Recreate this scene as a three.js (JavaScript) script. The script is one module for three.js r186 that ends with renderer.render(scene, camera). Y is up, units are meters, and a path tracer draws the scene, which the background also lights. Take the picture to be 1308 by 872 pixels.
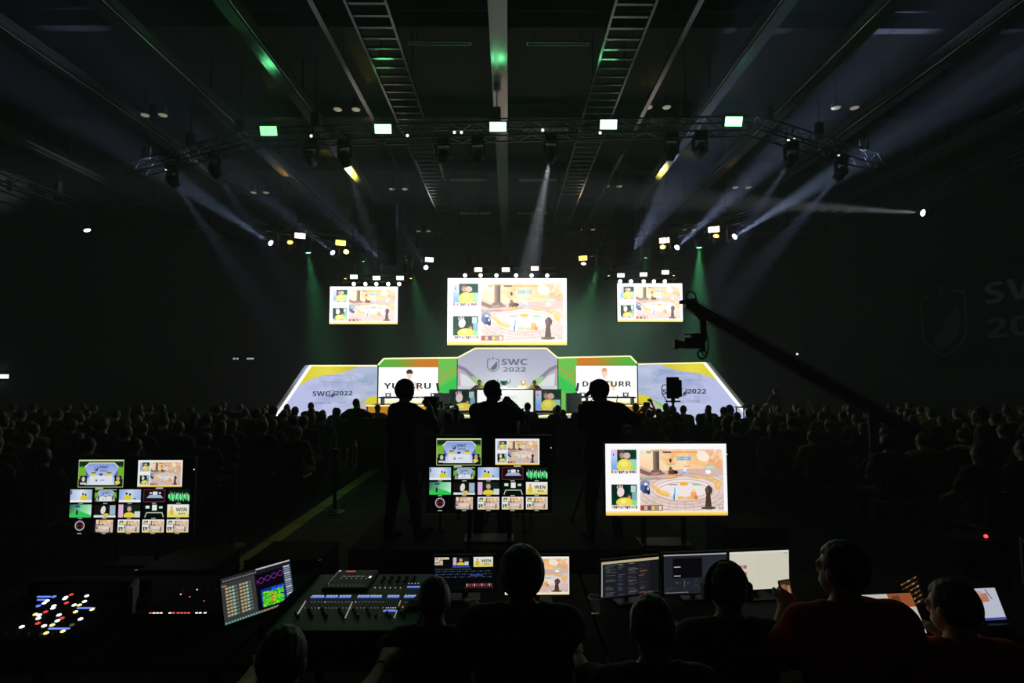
import * as THREE from 'three';
import { RoundedBoxGeometry } from 'three/addons/geometries/RoundedBoxGeometry.js';
import { mergeGeometries } from 'three/addons/utils/BufferGeometryUtils.js';
import { RectAreaLightUniformsLib } from 'three/addons/lights/RectAreaLightUniformsLib.js';
import { ImprovedNoise } from 'three/addons/math/ImprovedNoise.js';
import { FontLoader } from 'three/addons/loaders/FontLoader.js';
import { TextGeometry } from 'three/addons/geometries/TextGeometry.js';

// ---------------------------------------------------------------- camera, haze, exposure
const scene = new THREE.Scene();
scene.background = new THREE.Color(0x000000);
const camera = new THREE.PerspectiveCamera(65.334, 1308 / 872, 0.1, 120);
camera.position.set(0, 2.17, 0);
camera.lookAt(0.5858, 2.17 + 6.4571, -99.7896);
scene.add(camera);
const renderer = new THREE.WebGLRenderer({ antialias: true });
renderer.toneMapping = THREE.LinearToneMapping;
renderer.toneMappingExposure = 1.0;
renderer.shadowMap.enabled = true;
RectAreaLightUniformsLib.init();
scene.fog = new THREE.FogExp2(0xdfe6ea, 0.007);          // theatrical haze that fills the hall

// ---------------------------------------------------------------- helpers
let seedState = 20221112;
function rnd() { seedState = (seedState + 0x6d2b79f5) | 0; let t = Math.imul(seedState ^ (seedState >>> 15), 1 | seedState); t = (t + Math.imul(t ^ (t >>> 7), 61 | t)) ^ t; return ((t ^ (t >>> 14)) >>> 0) / 4294967296; }
const rr = (a, b) => a + (b - a) * rnd();
const V = (x, y, z) => new THREE.Vector3(x, y, z);
const R = (d) => d * Math.PI / 180;
const perlin = new ImprovedNoise();
const taken = new Map();
function numbered(name) { const n = taken.get(name) ?? 0; taken.set(name, n + 1); return n ? `${name}_${String(n).padStart(3, '0')}` : name; }
function tag(o, label, category, group, kind) { o.userData.label = label; if (category) o.userData.category = category; if (group) o.userData.group = group; if (kind) o.userData.kind = kind; return o; }
function thing(name, label, category, [x, y, z] = [0, 0, 0], turn = 0, group) {
  const o = new THREE.Group(); o.name = numbered(name); o.position.set(x, y, z); o.rotation.y = turn; scene.add(o);
  return tag(o, label, category, group);
}
function prep(g) { g = g.index ? g.toNonIndexed() : g; for (const k of Object.keys(g.attributes)) if (!['position', 'normal', 'uv'].includes(k)) g.deleteAttribute(k); if (!g.attributes.uv) g.setAttribute('uv', new THREE.BufferAttribute(new Float32Array(g.attributes.position.count * 2), 2)); return g; }
function merge(list) { return list.length === 1 ? list[0] : mergeGeometries(list.map(prep)); }
function part(parent, name, geo, mat) {
  const m = new THREE.Mesh(Array.isArray(geo) ? merge(geo) : geo, mat); m.name = name; m.castShadow = m.receiveShadow = true; parent.add(m); return m;
}
function struct(name, geo, mat, label) { const m = part(scene, name, geo, mat); m.userData.kind = 'structure'; if (label) m.userData.label = label; return m; }
const box = (w, h, d, x = 0, y = 0, z = 0) => new THREE.BoxGeometry(w, h, d).translate(x, y, z);
const rbox = (w, h, d, r, x = 0, y = 0, z = 0, s = 2) => new RoundedBoxGeometry(w, h, d, s, Math.min(r, w / 2.01, h / 2.01, d / 2.01)).translate(x, y, z);
const cyl = (r0, r1, h, x = 0, y = 0, z = 0, n = 16) => new THREE.CylinderGeometry(r0, r1, h, n).translate(x, y, z);
function rod(a, b, r, n = 8, r2 = r) {             // a straight bar between two points
  const d = b.clone().sub(a), g = new THREE.CylinderGeometry(r2, r, d.length(), n, 1);
  g.applyQuaternion(new THREE.Quaternion().setFromUnitVectors(V(0, 1, 0), d.clone().normalize()));
  return g.translate((a.x + b.x) / 2, (a.y + b.y) / 2, (a.z + b.z) / 2);
}
function bar(a, b, w, h) {                          // a rectangular bar between two points
  const d = b.clone().sub(a), g = new THREE.BoxGeometry(w, h, d.length()), m = new THREE.Matrix4().lookAt(a, b, V(0, 1, 0));
  return g.applyMatrix4(m).translate((a.x + b.x) / 2, (a.y + b.y) / 2, (a.z + b.z) / 2);
}
const tube = (pts, r, n = 24, k = 8) => new THREE.TubeGeometry(new THREE.CatmullRomCurve3(pts), n, r, k, false);
const lathe = (pts, n = 24) => new THREE.LatheGeometry(pts.map(([a, b]) => new THREE.Vector2(a, b)), n);
function prism(pts, depth, bevel = 0) {             // polygon in x/y, extruded towards +z from 0
  const s = new THREE.Shape(pts.map(([x, y]) => new THREE.Vector2(x, y)));
  return new THREE.ExtrudeGeometry(s, { depth, bevelEnabled: bevel > 0, bevelSize: bevel, bevelThickness: bevel, bevelSegments: 2, steps: 1 });
}
function flat(pts, z = 0) {                         // polygon face with uv over its bounding box
  const g = new THREE.ShapeGeometry(new THREE.Shape(pts.map(([x, y]) => new THREE.Vector2(x, y)))), p = g.attributes.position, uv = g.attributes.uv;
  g.computeBoundingBox(); const b = g.boundingBox;
  for (let i = 0; i < p.count; i++) uv.setXY(i, (p.getX(i) - b.min.x) / (b.max.x - b.min.x), (p.getY(i) - b.min.y) / (b.max.y - b.min.y));
  return g.translate(0, 0, z);
}
const std = (color, roughness = 0.7, metalness = 0, more = {}) => new THREE.MeshStandardMaterial({ color, roughness, metalness, ...more });
const glow = (color, k = 1) => new THREE.MeshStandardMaterial({ color: 0x050505, roughness: 0.4, emissive: color, emissiveIntensity: k });
function noiseTex(w, h, fn, srgb = true) {
  const d = new Uint8Array(w * h * 4);
  for (let y = 0; y < h; y++) for (let x = 0; x < w; x++) { const c = fn(x / w, y / h); for (let k = 0; k < 3; k++) d[(y * w + x) * 4 + k] = Math.max(0, Math.min(255, (c.length ? c[k] : c) * 255)); d[(y * w + x) * 4 + 3] = 255; }
  const t = new THREE.DataTexture(d, w, h); t.wrapS = t.wrapT = THREE.RepeatWrapping; t.magFilter = THREE.LinearFilter; if (srgb) t.colorSpace = THREE.SRGBColorSpace; t.needsUpdate = true; return t;
}
const wrapNoise = (u, v, f, s) => { let a = 0, k = 1, n = 0; for (let o = 0; o < 4; o++) { const q = f * 2 ** o, c = Math.cos(u * 6.2832) * q / 6.28, d = Math.sin(u * 6.2832) * q / 6.28, e = Math.cos(v * 6.2832) * q / 6.28, g = Math.sin(v * 6.2832) * q / 6.28; a += k * perlin.noise(c + s + e * 0.7, d + g * 1.3 + s, e - g + s * 2); n += k; k *= 0.5; } return a / n; };
function uvMetres(g, s) { const p = g.attributes.position, n = g.attributes.normal, uv = g.attributes.uv; for (let i = 0; i < p.count; i++) { const a = Math.abs(n.getX(i)), b = Math.abs(n.getY(i)), c = Math.abs(n.getZ(i)); if (b >= a && b >= c) uv.setXY(i, p.getX(i) / s, p.getZ(i) / s); else if (a >= c) uv.setXY(i, p.getZ(i) / s, p.getY(i) / s); else uv.setXY(i, p.getX(i) / s, p.getY(i) / s); } return g; }
const carpetTex = noiseTex(512, 512, (u, v) => { const f = 0.62 + 0.35 * wrapNoise(u, v, 6, 3.3) + (rnd() - 0.5) * 0.28; return f; });
const plasterTex = noiseTex(256, 256, (u, v) => 0.8 + 0.22 * wrapNoise(u, v, 5, 8.1) + (rnd() - 0.5) * 0.05);
const clothBump = noiseTex(128, 128, (u, v) => 0.5 + 0.25 * Math.sin(u * 402) * Math.sin(v * 402) + (rnd() - 0.5) * 0.3, false);
const scuffTex = noiseTex(256, 256, (u, v) => 0.45 + 0.4 * wrapNoise(u, v, 9, 1.7) + (rnd() - 0.5) * 0.12, false);

const M = {
  floor: new THREE.MeshPhysicalMaterial({ color: 0x232822, roughness: 0.95, specularIntensity: 0.3, map: carpetTex }), aisle: new THREE.MeshPhysicalMaterial({ color: 0x565a3e, roughness: 0.95, specularIntensity: 0.3, map: carpetTex }), wall: std(0x3a3d3c, 0.9, 0, { map: plasterTex }),
  deck: std(0x0c0d0c, 0.85, 0, { map: plasterTex }), beam: std(0x474945, 0.42, 0.25, { roughnessMap: scuffTex }), steel: std(0x4a4c4d, 0.4, 0.7, { roughnessMap: scuffTex }), truss: std(0x5c5f61, 0.38, 0.85, { roughnessMap: scuffTex }),
  black: std(0x0b0c0d, 0.6), matte: new THREE.MeshPhysicalMaterial({ color: 0x0e0f10, roughness: 0.95, specularIntensity: 0.25 }), plastic: std(0x131416, 0.5), rubber: std(0x0c0c0c, 0.9), grey: std(0x3b3e40, 0.6), white: std(0xd8d8d4, 0.55), case: new THREE.MeshPhysicalMaterial({ color: 0x0f1012, roughness: 0.92, specularIntensity: 0.25 }),
};

// ---------------------------------------------------------------- the hall
const HALL = { x: 20, back: -36, front: 5, top: 11.7 };
struct('floor', uvMetres(box(41, 0.3, 42, 0, -0.15, -15.5), 1.6), M.floor);
struct('ceiling', uvMetres(box(41, 0.3, 42, 0, HALL.top + 0.15, -15.5), 3), M.deck);
struct('wall_back', uvMetres(box(41, 12, 0.3, 0, 5.85, HALL.back - 0.15), 3), M.wall);
struct('wall_front', uvMetres(box(41, 12, 0.3, 0, 5.85, HALL.front + 0.15), 3), M.wall);
struct('wall_left', uvMetres(box(0.3, 12, 41.4, -HALL.x - 0.15, 5.85, -15.5), 3), M.wall);
struct('wall_right', uvMetres(box(0.3, 12, 41.4, HALL.x + 0.15, 5.85, -15.5), 3), M.wall);
struct('aisle_carpet', uvMetres(box(6.1, 0.012, 15.6, 0, 0.006, -11.4), 1.3), M.aisle, 'olive carpet runner of the centre aisle');

// roof: long girders, cross purlins, catwalks
const ORD = ['first', 'second', 'third', 'fourth', 'fifth', 'sixth', 'seventh', 'eighth', 'ninth', 'tenth', 'eleventh', 'twelfth', 'thirteenth'];
function girder(x, w, h, y, nth) {
  const g = thing('roof_girder', x === -0.25 ? 'wide steel roof girder running over the hall centre' : `long steel roof girder, ${ORD[nth]} out from the wide centre girder, ${x < 0 ? 'exit lamp' : 'banner'} side`, 'girder', [x, y, -15.5], 0, x === -0.25 ? undefined : 'parallel roof girders');
  part(g, 'bottom_flange', box(w, 0.035, 40.8), M.beam);
  part(g, 'top_flange', box(w, 0.035, 40.8, 0, h, 0), M.beam);
  part(g, 'web', box(0.05, h, 40.8, 0, h / 2, 0), M.beam);
  for (const s of [-1, 1]) part(g, 'pipe', cyl(0.05, 0.05, 40.6, 0, 0, 0, 10).rotateX(Math.PI / 2).translate(s * w * 0.34, h * 0.32, 0), M.steel);
  for (let i = 0; i < 9; i++) part(g, 'hanger', box(0.06, HALL.top - y - h - 0.02, 0.06, 0, h + (HALL.top - y - h) / 2, -19 + i * 4.75), M.steel);
}
girder(-0.25, 0.42, 0.5, 10.2);
[-6.2, 6.05, -8.95, 8.4, -12, 11.3, -17, 15.9].forEach((x, i) => girder(x, 0.3, 0.4, 10.2, i >> 1));
for (const x of [-4.35, 4.2]) {                    // thin cable trays next to the catwalks
  const g = thing('cable_tray', `thin cable tray hung between catwalk and girder, ${x < 0 ? 'exit lamp' : 'banner'} side`, 'cable tray', [x, 10.35, -15.5], 0, 'roof cable trays');
  part(g, 'tray', [box(0.12, 0.02, 40.6), box(0.01, 0.07, 40.6, -0.06, 0.035, 0), box(0.01, 0.07, 40.6, 0.06, 0.035, 0)], M.steel);
  for (let i = 0; i < 10; i++) part(g, 'hanger', box(0.015, HALL.top - 10.37, 0.015, 0, (HALL.top - 10.35) / 2, -18 + i * 4), M.steel);
}
for (let i = 0; i < 8; i++) {
  const g = thing('roof_purlin', `dark cross purlin under the roof deck, ${ORD[7 - i]} from the stage end wall`, 'purlin', [0, 11.2, 1.2 - i * 4.85], 0, 'roof purlins');
  part(g, 'flange', box(39.8, 0.03, 0.22), M.deck); part(g, 'web', box(39.8, 0.48, 0.03, 0, 0.24, 0), M.deck);
}
const rungGeo = box(0.9, 0.05, 0.07);
for (const [x, w, side] of [[-3.07, 0.87, 'with the closer cable tray beside it'], [2.72, 0.87, 'mirrored across the centre girder']]) {
  const g = thing('catwalk', side[0] === 'w' ? 'ladder-like steel catwalk under the roof, above the name screen reading YUKARU' : 'ladder-like steel catwalk under the roof, above the name screen ending in URR', 'catwalk', [x, 10.2, 0]);
  for (const s of [-1, 1]) part(g, 'rail', box(0.06, 0.14, 38, s * w / 2, 0, -14), M.beam);
  for (let i = 0; i < 56; i++) part(g, 'rung', rungGeo, M.beam).position.set(0, 0, -8.6 - i * 0.4);
  for (const z of [-4, -9, -14, -19, -24, -29]) for (const s of [-1, 1]) part(g, 'hanger', box(0.03, HALL.top - 10.22, 0.03, s * w / 2, (HALL.top - 10.2) / 2, z), M.steel);
}
for (const [k, z] of [-27.9, -23.05, -18.2, -13.35].entries()) for (const x of [-1.8, 1.27]) {
  const g = thing('strip_light', `unlit strip fitting beside the centre girder, ${ORD[k]} from the stage, ${x < 0 ? 'exit lamp' : 'banner'} side`, 'strip light', [x, 10.78, z], 0, 'unlit strip fittings');
  part(g, 'housing', box(1.62, 0.06, 0.14, 0, 0.05, 0), M.white); part(g, 'tube', cyl(0.02, 0.02, 1.56, 0, 0, 0, 8).rotateZ(Math.PI / 2), M.white);
  for (const s of [-0.6, 0.6]) part(g, 'hanger', box(0.02, 0.36, 0.02, s, 0.25, 0), M.steel);
}
const downGlass = std(0xd9d6c8, 0.35, 0, { emissive: 0xfff1d0, emissiveIntensity: 0.22 });
for (const [x, z, where] of [[-5.14, -16.4, 'just past the front truss beside the catwalk, exit lamp side'], [4.67, -16.2, 'just past the front truss beside the catwalk, banner side'], [-5, -23.6, 'above the line array, exit lamp side'], [4.63, -23.2, 'above the line array, banner side'], [-4.98, -30.6, 'near the stage end wall, exit lamp side'], [4.56, -30.2, 'near the stage end wall, banner side'], [-11.48, -24.1, 'above the outer rear truss, exit lamp side'], [10.44, -23.3, 'above the outer rear truss, banner side'], [10.4, -30.2, 'behind the outer rear truss, banner side'], [-11.5, -16.8, 'above the angled front truss, exit lamp side'], [10.6, -16.2, 'above the angled front truss, banner side']]) {
  for (const s of [-0.29, 0.29]) {
    const g = thing('downlight', `dimmed downlight of the pair ${where}`, 'downlight', [x + s, 10.6, z], 0, 'pairs of dimmed house downlights');
    part(g, 'housing', lathe([[0, 0.34], [0.09, 0.34], [0.13, 0.1], [0.15, 0], [0.13, 0]], 20), M.grey);
    part(g, 'lens', new THREE.SphereGeometry(0.128, 16, 6, 0, 6.2832, Math.PI / 2, Math.PI / 2).scale(1, 0.35, 1), downGlass);
    part(g, 'hanger', box(0.02, 0.75, 0.02, 0, 0.7, 0), M.steel);
  }
}

// ---------------------------------------------------------------- trusses
const W = 0.4;
function truss(name, a, b, label, group, hang = true, w = W) {
  const L = a.distanceTo(b), g = thing(name, label, 'truss', a.toArray(), Math.atan2(-(b.z - a.z), b.x - a.x), group);
  for (const y of [-1, 1]) for (const z of [-1, 1]) part(g, 'chord', rod(V(0, y * w / 2, z * w / 2), V(L, y * w / 2, z * w / 2), 0.025, 8), M.truss);
  const n = Math.max(2, Math.round(L / w)), lace = [];
  for (let i = 0; i < n; i++) {
    const x0 = i * L / n, x1 = (i + 1) * L / n, f = i % 2 ? 1 : -1;
    for (const s of [-1, 1]) { lace.push(rod(V(x0, -f * w / 2, s * w / 2), V(x1, f * w / 2, s * w / 2), 0.012, 5)); lace.push(rod(V(x0, s * w / 2, -f * w / 2), V(x1, s * w / 2, f * w / 2), 0.012, 5)); }
  }
  part(g, 'lacing', lace, M.truss);
  if (hang) for (let x = L * 0.12; x < L; x += L * 0.38) { part(g, 'hoist', rbox(0.22, 0.42, 0.2, 0.03, x, 0.5, 0), M.black); part(g, 'chain', rod(V(x, 0.7, 0), V(x, HALL.top - a.y - 0.03, 0), 0.018, 6), M.steel); }
  return g;
}
truss('lighting_truss', V(-7.4, 9.2, -15.35), V(6.7, 9.2, -14.55), 'long box truss carrying the five green lit panels');
truss('lighting_truss', V(-12.9, 9.2, -17.9), V(-7.5, 9.2, -15.4), 'short angled truss beside the bright green end panel');
truss('lighting_truss', V(6.8, 9.2, -14.5), V(12.2, 9.2, -17.1), 'short angled truss beside the spots shining over the crane');
truss('lighting_truss', V(-11.2, 8.75, -22.9), V(-4, 8.75, -29.12), 'angled truss with mixed lamps above the screen nearer the exit lamp');
truss('lighting_truss', V(3.5, 8.75, -28.76), V(10.1, 8.75, -21.63), 'angled truss with mixed lamps above the crane camera');
truss('lighting_truss', V(-18, 9.2, -8), V(-18, 9.2, -22.7), 'side truss along the wall with the exit lamp');
truss('lighting_truss', V(16.4, 9.2, -8), V(16.4, 9.2, -20.8), 'side truss along the wall with the dark banner');
truss('screen_truss', V(-2.3, 6.95, -23.95), V(2.1, 6.95, -23.95), 'short truss over the large middle screen', undefined, true, 0.3);
truss('screen_truss', V(-7.5, 6.55, -23.95), V(-4.3, 6.55, -23.95), 'short truss over the small screen above the YUKARU side', undefined, true, 0.3);
truss('screen_truss', V(4.4, 6.72, -23.95), V(7.6, 6.72, -23.95), 'short truss over the small screen next to the crane', undefined, true, 0.3);

// ---------------------------------------------------------------- lamps
const baseGeo = rbox(0.36, 0.16, 0.3, 0.03), yokeGeo = merge([rbox(0.05, 0.4, 0.12, 0.02, -0.2, -0.26, 0), rbox(0.05, 0.4, 0.12, 0.02, 0.2, -0.26, 0), rbox(0.44, 0.05, 0.14, 0.02, 0, -0.1, 0)]);
const headGeo = lathe([[0, -0.2], [0.1, -0.2], [0.15, -0.14], [0.16, 0.05], [0.145, 0.2], [0.13, 0.22], [0.12, 0.2]], 20), lensGeo = new THREE.SphereGeometry(0.118, 18, 6, 0, 6.2832, 0, Math.PI / 2).scale(1, 0.3, 1).translate(0, 0.2, 0), clampGeo = rbox(0.06, 0.14, 0.06, 0.01, 0, 0.14, 0);
const lensGlass = std(0x22262a, 0.08, 0.2);
function movingHead(at, aim, color, power, angle, shine, label, group, pen = 1, drop = 0) {
  // `at` is the pan and tilt centre; the base hangs from the truss above it
  const g = thing('moving_head_light', label, 'stage light', at, 0, group), d = V(...aim).sub(V(...at)).normalize();
  part(g, 'base', baseGeo.clone().translate(0, 0.42, 0), M.black); for (const e of [-0.1, 0.1]) part(g, 'clamp', clampGeo, M.black).position.set(e, 0.42, 0);
  if (drop) part(g, 'drop_pole', rod(V(0, 0.5, 0), V(0, drop, 0), 0.02, 8), M.black);
  const flat2 = Math.atan2(d.x, d.z); part(g, 'yoke', yokeGeo.clone().translate(0, 0.42, 0).rotateY(flat2), M.black);
  const q = new THREE.Quaternion().setFromUnitVectors(V(0, 1, 0), d);
  const h = part(g, 'lamp_head', headGeo, M.plastic); h.quaternion.copy(q);
  part(h, 'lens', lensGeo, shine ? glow(color, shine) : lensGlass);
  if (power) {
    const l = new THREE.SpotLight(color, power, 0, R(angle), pen, 2); l.name = 'beam'; l.position.copy(d.clone().multiplyScalar(0.27)); l.target.position.copy(d.clone().multiplyScalar(6)); l.castShadow = true; l.shadow.radius = 3; g.add(l, l.target);
  }
  return g;
}
const panelGeo = rbox(0.52, 0.3, 0.14, 0.02), faceGeo = box(0.47, 0.25, 0.012, 0, 0, 0.075);
function ledPanel(at, turn, tilt, color, k, power, label, group, s = 1, cast = color) {
  const g = thing('led_panel_light', label, 'stage light', at, turn, group);
  const b = part(g, 'housing', panelGeo, M.black); b.rotation.x = tilt; b.scale.setScalar(s);
  part(b, 'lamp_face', faceGeo, glow(color, k));
  part(g, 'bracket', [box(0.03, 0.3 * s, 0.03, -0.28 * s, 0.1, 0), box(0.03, 0.3 * s, 0.03, 0.28 * s, 0.1, 0), box(0.6 * s, 0.03, 0.03, 0, 0.25 * s, 0), box(0.05, 0.05, 0.34, 0, 0.25 * s, -0.16)], M.black);
  if (power) { const l = new THREE.RectAreaLight(cast, power, 0.47 * s, 0.25 * s); l.name = 'panel_glow'; l.position.set(0, 0, 0.1); l.rotation.set(-tilt, Math.PI, 0, 'YXZ'); g.add(l); }
  return g;
}
const GREEN = new THREE.Color(0.16, 1, 0.36), WHITE = new THREE.Color(0.92, 0.95, 1), WARM = new THREE.Color(1, 0.8, 0.62), BLUE = new THREE.Color(0.5, 0.62, 1), YEL = new THREE.Color(1, 0.86, 0.12), ORA = new THREE.Color(1, 0.5, 0.1);
const greenPanel = 'green-white rectangular lit panel on the long front truss', gp = 'green panels on the front truss';
[[-6.89, 9.2, -14.95, 1], [-3.58, 9.2, -14.8, 0], [-0.31, 9.2, -14.66, 0], [2.78, 9.2, -14.5, 0], [6.2, 9.2, -14.3, 0]].forEach(([x, y, z, end], i) => ledPanel([x, y, z], 0, 0.35, new THREE.Color(...(end ? [0.25, 1, 0.32] : [0.5, 1, 0.6])), 2.1, 24, end ? 'vivid green rectangular lit panel at the end of the front truss' : greenPanel, end ? undefined : gp, 1, GREEN));
const mh = [
  // rear trusses: white, aimed out over the hall
  [[-10.49, 8, -23.51], [-14.5, 11.2, -11], BLUE, 1700, 5.5, 14, 'white moving head at the outer end of the rear truss, YUKARU side'],
  [[-8.37, 8, -25.34], [-11.6, 11.2, -12], BLUE, 900, 5, 8, 'moving head with pale beam in the yellow lamp cluster of the rear truss'],
  [[-6.46, 8, -26.99], [-7.6, 9.6, -6], BLUE, 700, 5, 14, 'white moving head below the line array speaker, YUKARU side'],
  [[-4.48, 8, -28.7], [-5.1, 10, -10], BLUE, 240, 5, 14, 'white moving head at the inner end of the rear truss, YUKARU side'],
  [[3.99, 8, -28.24], [3.95, 11.2, -25.2], BLUE, 1200, 8, 16, 'white moving head shining straight up beside the middle screen'],
  [[5.83, 8, -26.25], [6.6, 10.4, -12], BLUE, 1900, 6.5, 14, 'white moving head below the line array speaker, crane side'],
  [[7.67, 8, -24.25], [10.6, 11.4, -12], BLUE, 3200, 5.5, 14, 'white moving head with broad upward beam near the lit warm panel'],
  [[9.47, 8, -22.31], [14, 10.9, -11], BLUE, 4000, 5.5, 16, 'white moving head at the outer end of the rear truss, crane side'],
  // rear trusses: green washes straight down
  [[-9.36, 8.1, -24.48], [-8.6, 2, -25.4], GREEN, 420, 15, 10, 'green wash light shining down between pale beams, YUKARU side'],
  [[-7.3, 8.1, -26.26], [-6.2, 2, -28.4], GREEN, 320, 15, 10, 'green wash light on the middle of the rear truss, YUKARU side'],
  [[-5.29, 8.1, -28], [-4, 2, -30.6], GREEN, 320, 15, 8, 'green wash light at the inner third of the rear truss, YUKARU side'],
  [[4.74, 8.1, -27.43], [3.2, 2, -30.4], GREEN, 420, 15, 10, 'green wash light at the inner third of the rear truss, crane side'],
  [[6.66, 8.1, -25.36], [6.1, 2, -27.4], GREEN, 380, 15, 12, 'green wash light on the middle of the rear truss, crane side'],
  [[8.49, 8.1, -23.37], [8.55, 2, -24.2], GREEN, 1100, 14, 14, 'green wash light with strong downward beam above the crane camera'],
  // rear trusses: yellow and orange, aimed at the roof girders
  [[-7.95, 8.1, -25.7], [-6.2, 10.2, -20.6], YEL, 90, 6, 10, 'yellow moving head of the lamp cluster, YUKARU side'],
  [[7.25, 8.1, -24.72], [6.05, 10.2, -20.6], YEL, 90, 6, 8, 'yellow moving head of the lamp cluster, crane side'],
  [[-9.95, 8.1, -23.98], [-8.95, 10.2, -20.4], ORA, 60, 6, 4, 'orange moving head of the rear truss, YUKARU side'],
  [[9, 8.1, -22.82], [8.4, 10.2, -19.6], ORA, 60, 6, 4, 'orange moving head of the rear truss, crane side'],
  // side and front trusses
  [[16.35, 8.5, -20.3], [6, 9.05, -20.2], WHITE, 3000, 3.6, 16, 'follow spot at the wall throwing a thin white beam across the hall'],
  [[-17.95, 8.5, -22.3], [-16, 5, -22], WHITE, 0, 6, 6, 'small white lamp near the side truss, exit lamp side'],
  [[-10.95, 8.5, -17], [-8, 0, -26], BLUE, 225, 7.5, 0, 'spot with pale blue beam on the angled truss, exit lamp side'],
  [[-9.1, 8.5, -16.15], [-5.5, 0.5, -22.4], BLUE, 120, 7.5, 0, 'spot near the vivid green end panel'],
  [[8.3, 8.5, -15.22], [6.2, 1, -27], BLUE, 375, 7.5, 0, 'spot with pale blue beam next to the green panel, banner side'],
  [[10.4, 8.5, -16.23], [7, 1, -28], BLUE, 450, 7.5, 0, 'outermost spot with pale blue beam on the angled truss, banner side'],
  [[-4.8, 8.5, -15.2], [-3.4, 1, -22.5], WHITE, 160, 8, 0, 'front truss spot lighting the name screen reading YUKARU'],
  [[1.2, 8.5, -14.86], [-0.1, 1.7, -22.9], WHITE, 1700, 7, 0, 'front truss spot lighting the casters desk'],
  [[4.6, 8.5, -14.67], [3.6, 1, -22.5], WHITE, 200, 8, 0, 'front truss spot lighting the name screen ending in URR'],
  [[-1.9, 8.5, -15.04], [-2.6, 0, -9.6], GREEN, 16, 8, 0, 'front truss head washing the aisle carpet in green'],
  [[-0.9, 8.5, -14.98], [-2.3, 0, -7.4], YEL, 14, 7, 0, 'front truss head washing the aisle carpet in yellow'],
  [[-5.8, 8.5, -15.26], [-6.2, 10.2, -11.2], GREEN, 40, 6, 0, 'front truss head throwing green onto a roof girder'],
  [[5.4, 8.5, -14.62], [6.05, 10.2, -10.4], GREEN, 30, 5, 0, 'front truss head throwing green onto the mirrored roof girder'],
];
for (const a of mh) movingHead(...a);
const MINT = new THREE.Color(0.56, 1, 0.7);  // colour of the unseen washes added behind the screens to brighten the end wall
for (const [x, y, k, w] of [[-6.4, 6.1, 16, 'behind the small screen on the YUKARU side'], [-1.4, 6.5, 130, 'behind the large middle screen, YUKARU half'], [1.3, 6.5, 620, 'behind the large middle screen, crane half'], [6.3, 6.2, 260, 'behind the small screen next to the crane']]) movingHead([x, y, -24.6], [x * 1.1, 2.6, -36], MINT, k, 36, 0.8, `added unseen wash light ${w}, lighting the end wall`, undefined, 1, 11.65 - y);
const wp = 'warm white rectangular lit panel on the angled rear truss';
for (const [x, y, z, c, t] of [[-9.52, 8.54, -23.95, WARM, 0.4], [-8.07, 8.53, -25.2, YEL, 0.4], [-4.32, 8.44, -28.45, WARM, 0.4], [3.95, 8.41, -27.9, ORA, -0.4], [7.22, 8.44, -24.3, WARM, -0.4], [8.84, 8.47, -22.55, WARM, -0.4]]) {
  const special = c === YEL ? 'yellow rectangular lit panel on the angled rear truss' : c === ORA ? 'orange rectangular lit panel at the inner end of the rear truss' : null;
  ledPanel([x, y, z], t, 0.2, c === WARM ? new THREE.Color(1, 0.86, 0.74) : c, 3.2, 8, special ?? wp, special ? undefined : 'warm panels on the rear trusses', 0.95);
}
for (const [x, y] of [[-1.37, 6.93], [-0.14, 6.93], [1.16, 6.99]]) ledPanel([x, y, -23.65], 0, 0.2, new THREE.Color(1, 0.86, 0.7), 3, 5, 'warm lit panel on the truss over the large middle screen', 'panels over the middle screen', 0.72);
for (const [x, y] of [[-6.93, 6.6], [-5.92, 6.55], [-4.87, 6.55]]) ledPanel([x, y, -23.65], 0, 0.2, new THREE.Color(0.95, 1, 0.86), 3, 5, 'pale lit panel over the small screen on the YUKARU side', 'panels over one small screen', 0.68);
for (const [x, y] of [[5.02, 6.68], [6.04, 6.72], [7.02, 6.82]]) ledPanel([x, y, -23.65], 0, 0.2, new THREE.Color(0.95, 1, 0.86), 3, 5, 'pale lit panel over the small screen next to the crane', 'panels over the other small screen', 0.68);
const parBody = lathe([[0, -0.16], [0.06, -0.16], [0.085, -0.05], [0.1, 0.06], [0.1, 0.09], [0.085, 0.09]], 16).rotateX(Math.PI / 2), parLens = new THREE.SphereGeometry(0.086, 14, 5, 0, 6.2832, 0, Math.PI / 2).scale(1, 0.3, 1).rotateX(Math.PI / 2).translate(0, 0, 0.07);
function par(x, y, z, color, k, label, group, size = 1) {
  const g = thing('par_light', label, 'stage light', [x, y, z], 0, group);
  const b = part(g, 'can', parBody, M.black); b.rotation.x = 0.25; b.scale.setScalar(size); part(b, 'lens', parLens, glow(color, k)); part(g, 'bracket', box(0.02, 0.34, 0.03, 0, 0.2, -0.05), M.black);
}
for (const x of [-6.95, -6.43, -5.94, -5.41, -4.92]) par(x, 6.3, -23.75, x === -4.39 || x === -7.51 ? new THREE.Color(1, 0.93, 0.55) : new THREE.Color(1, 0.97, 0.82), 5, 'small bright par lamp above the small screen, YUKARU side', 'par lamps over one small screen');
for (const x of [-1.97, -1.27, -0.56, 0.32, 1.02, 1.72]) par(x, 6.69, -23.75, x === 1.02 || x === -0.56 ? new THREE.Color(0.7, 1, 0.8) : new THREE.Color(1, 1, 0.95), 5, 'small bright par lamp above the large middle screen', 'par lamps over the middle screen');
for (const x of [5, 5.49, 6.06, 6.52, 7.01]) par(x, 6.43, -23.75, x === 4.51 || x === 7.61 ? new THREE.Color(1, 0.93, 0.55) : new THREE.Color(1, 0.97, 0.82), 5, 'small bright par lamp above the small screen next to the crane', 'par lamps over the other small screen');
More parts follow.
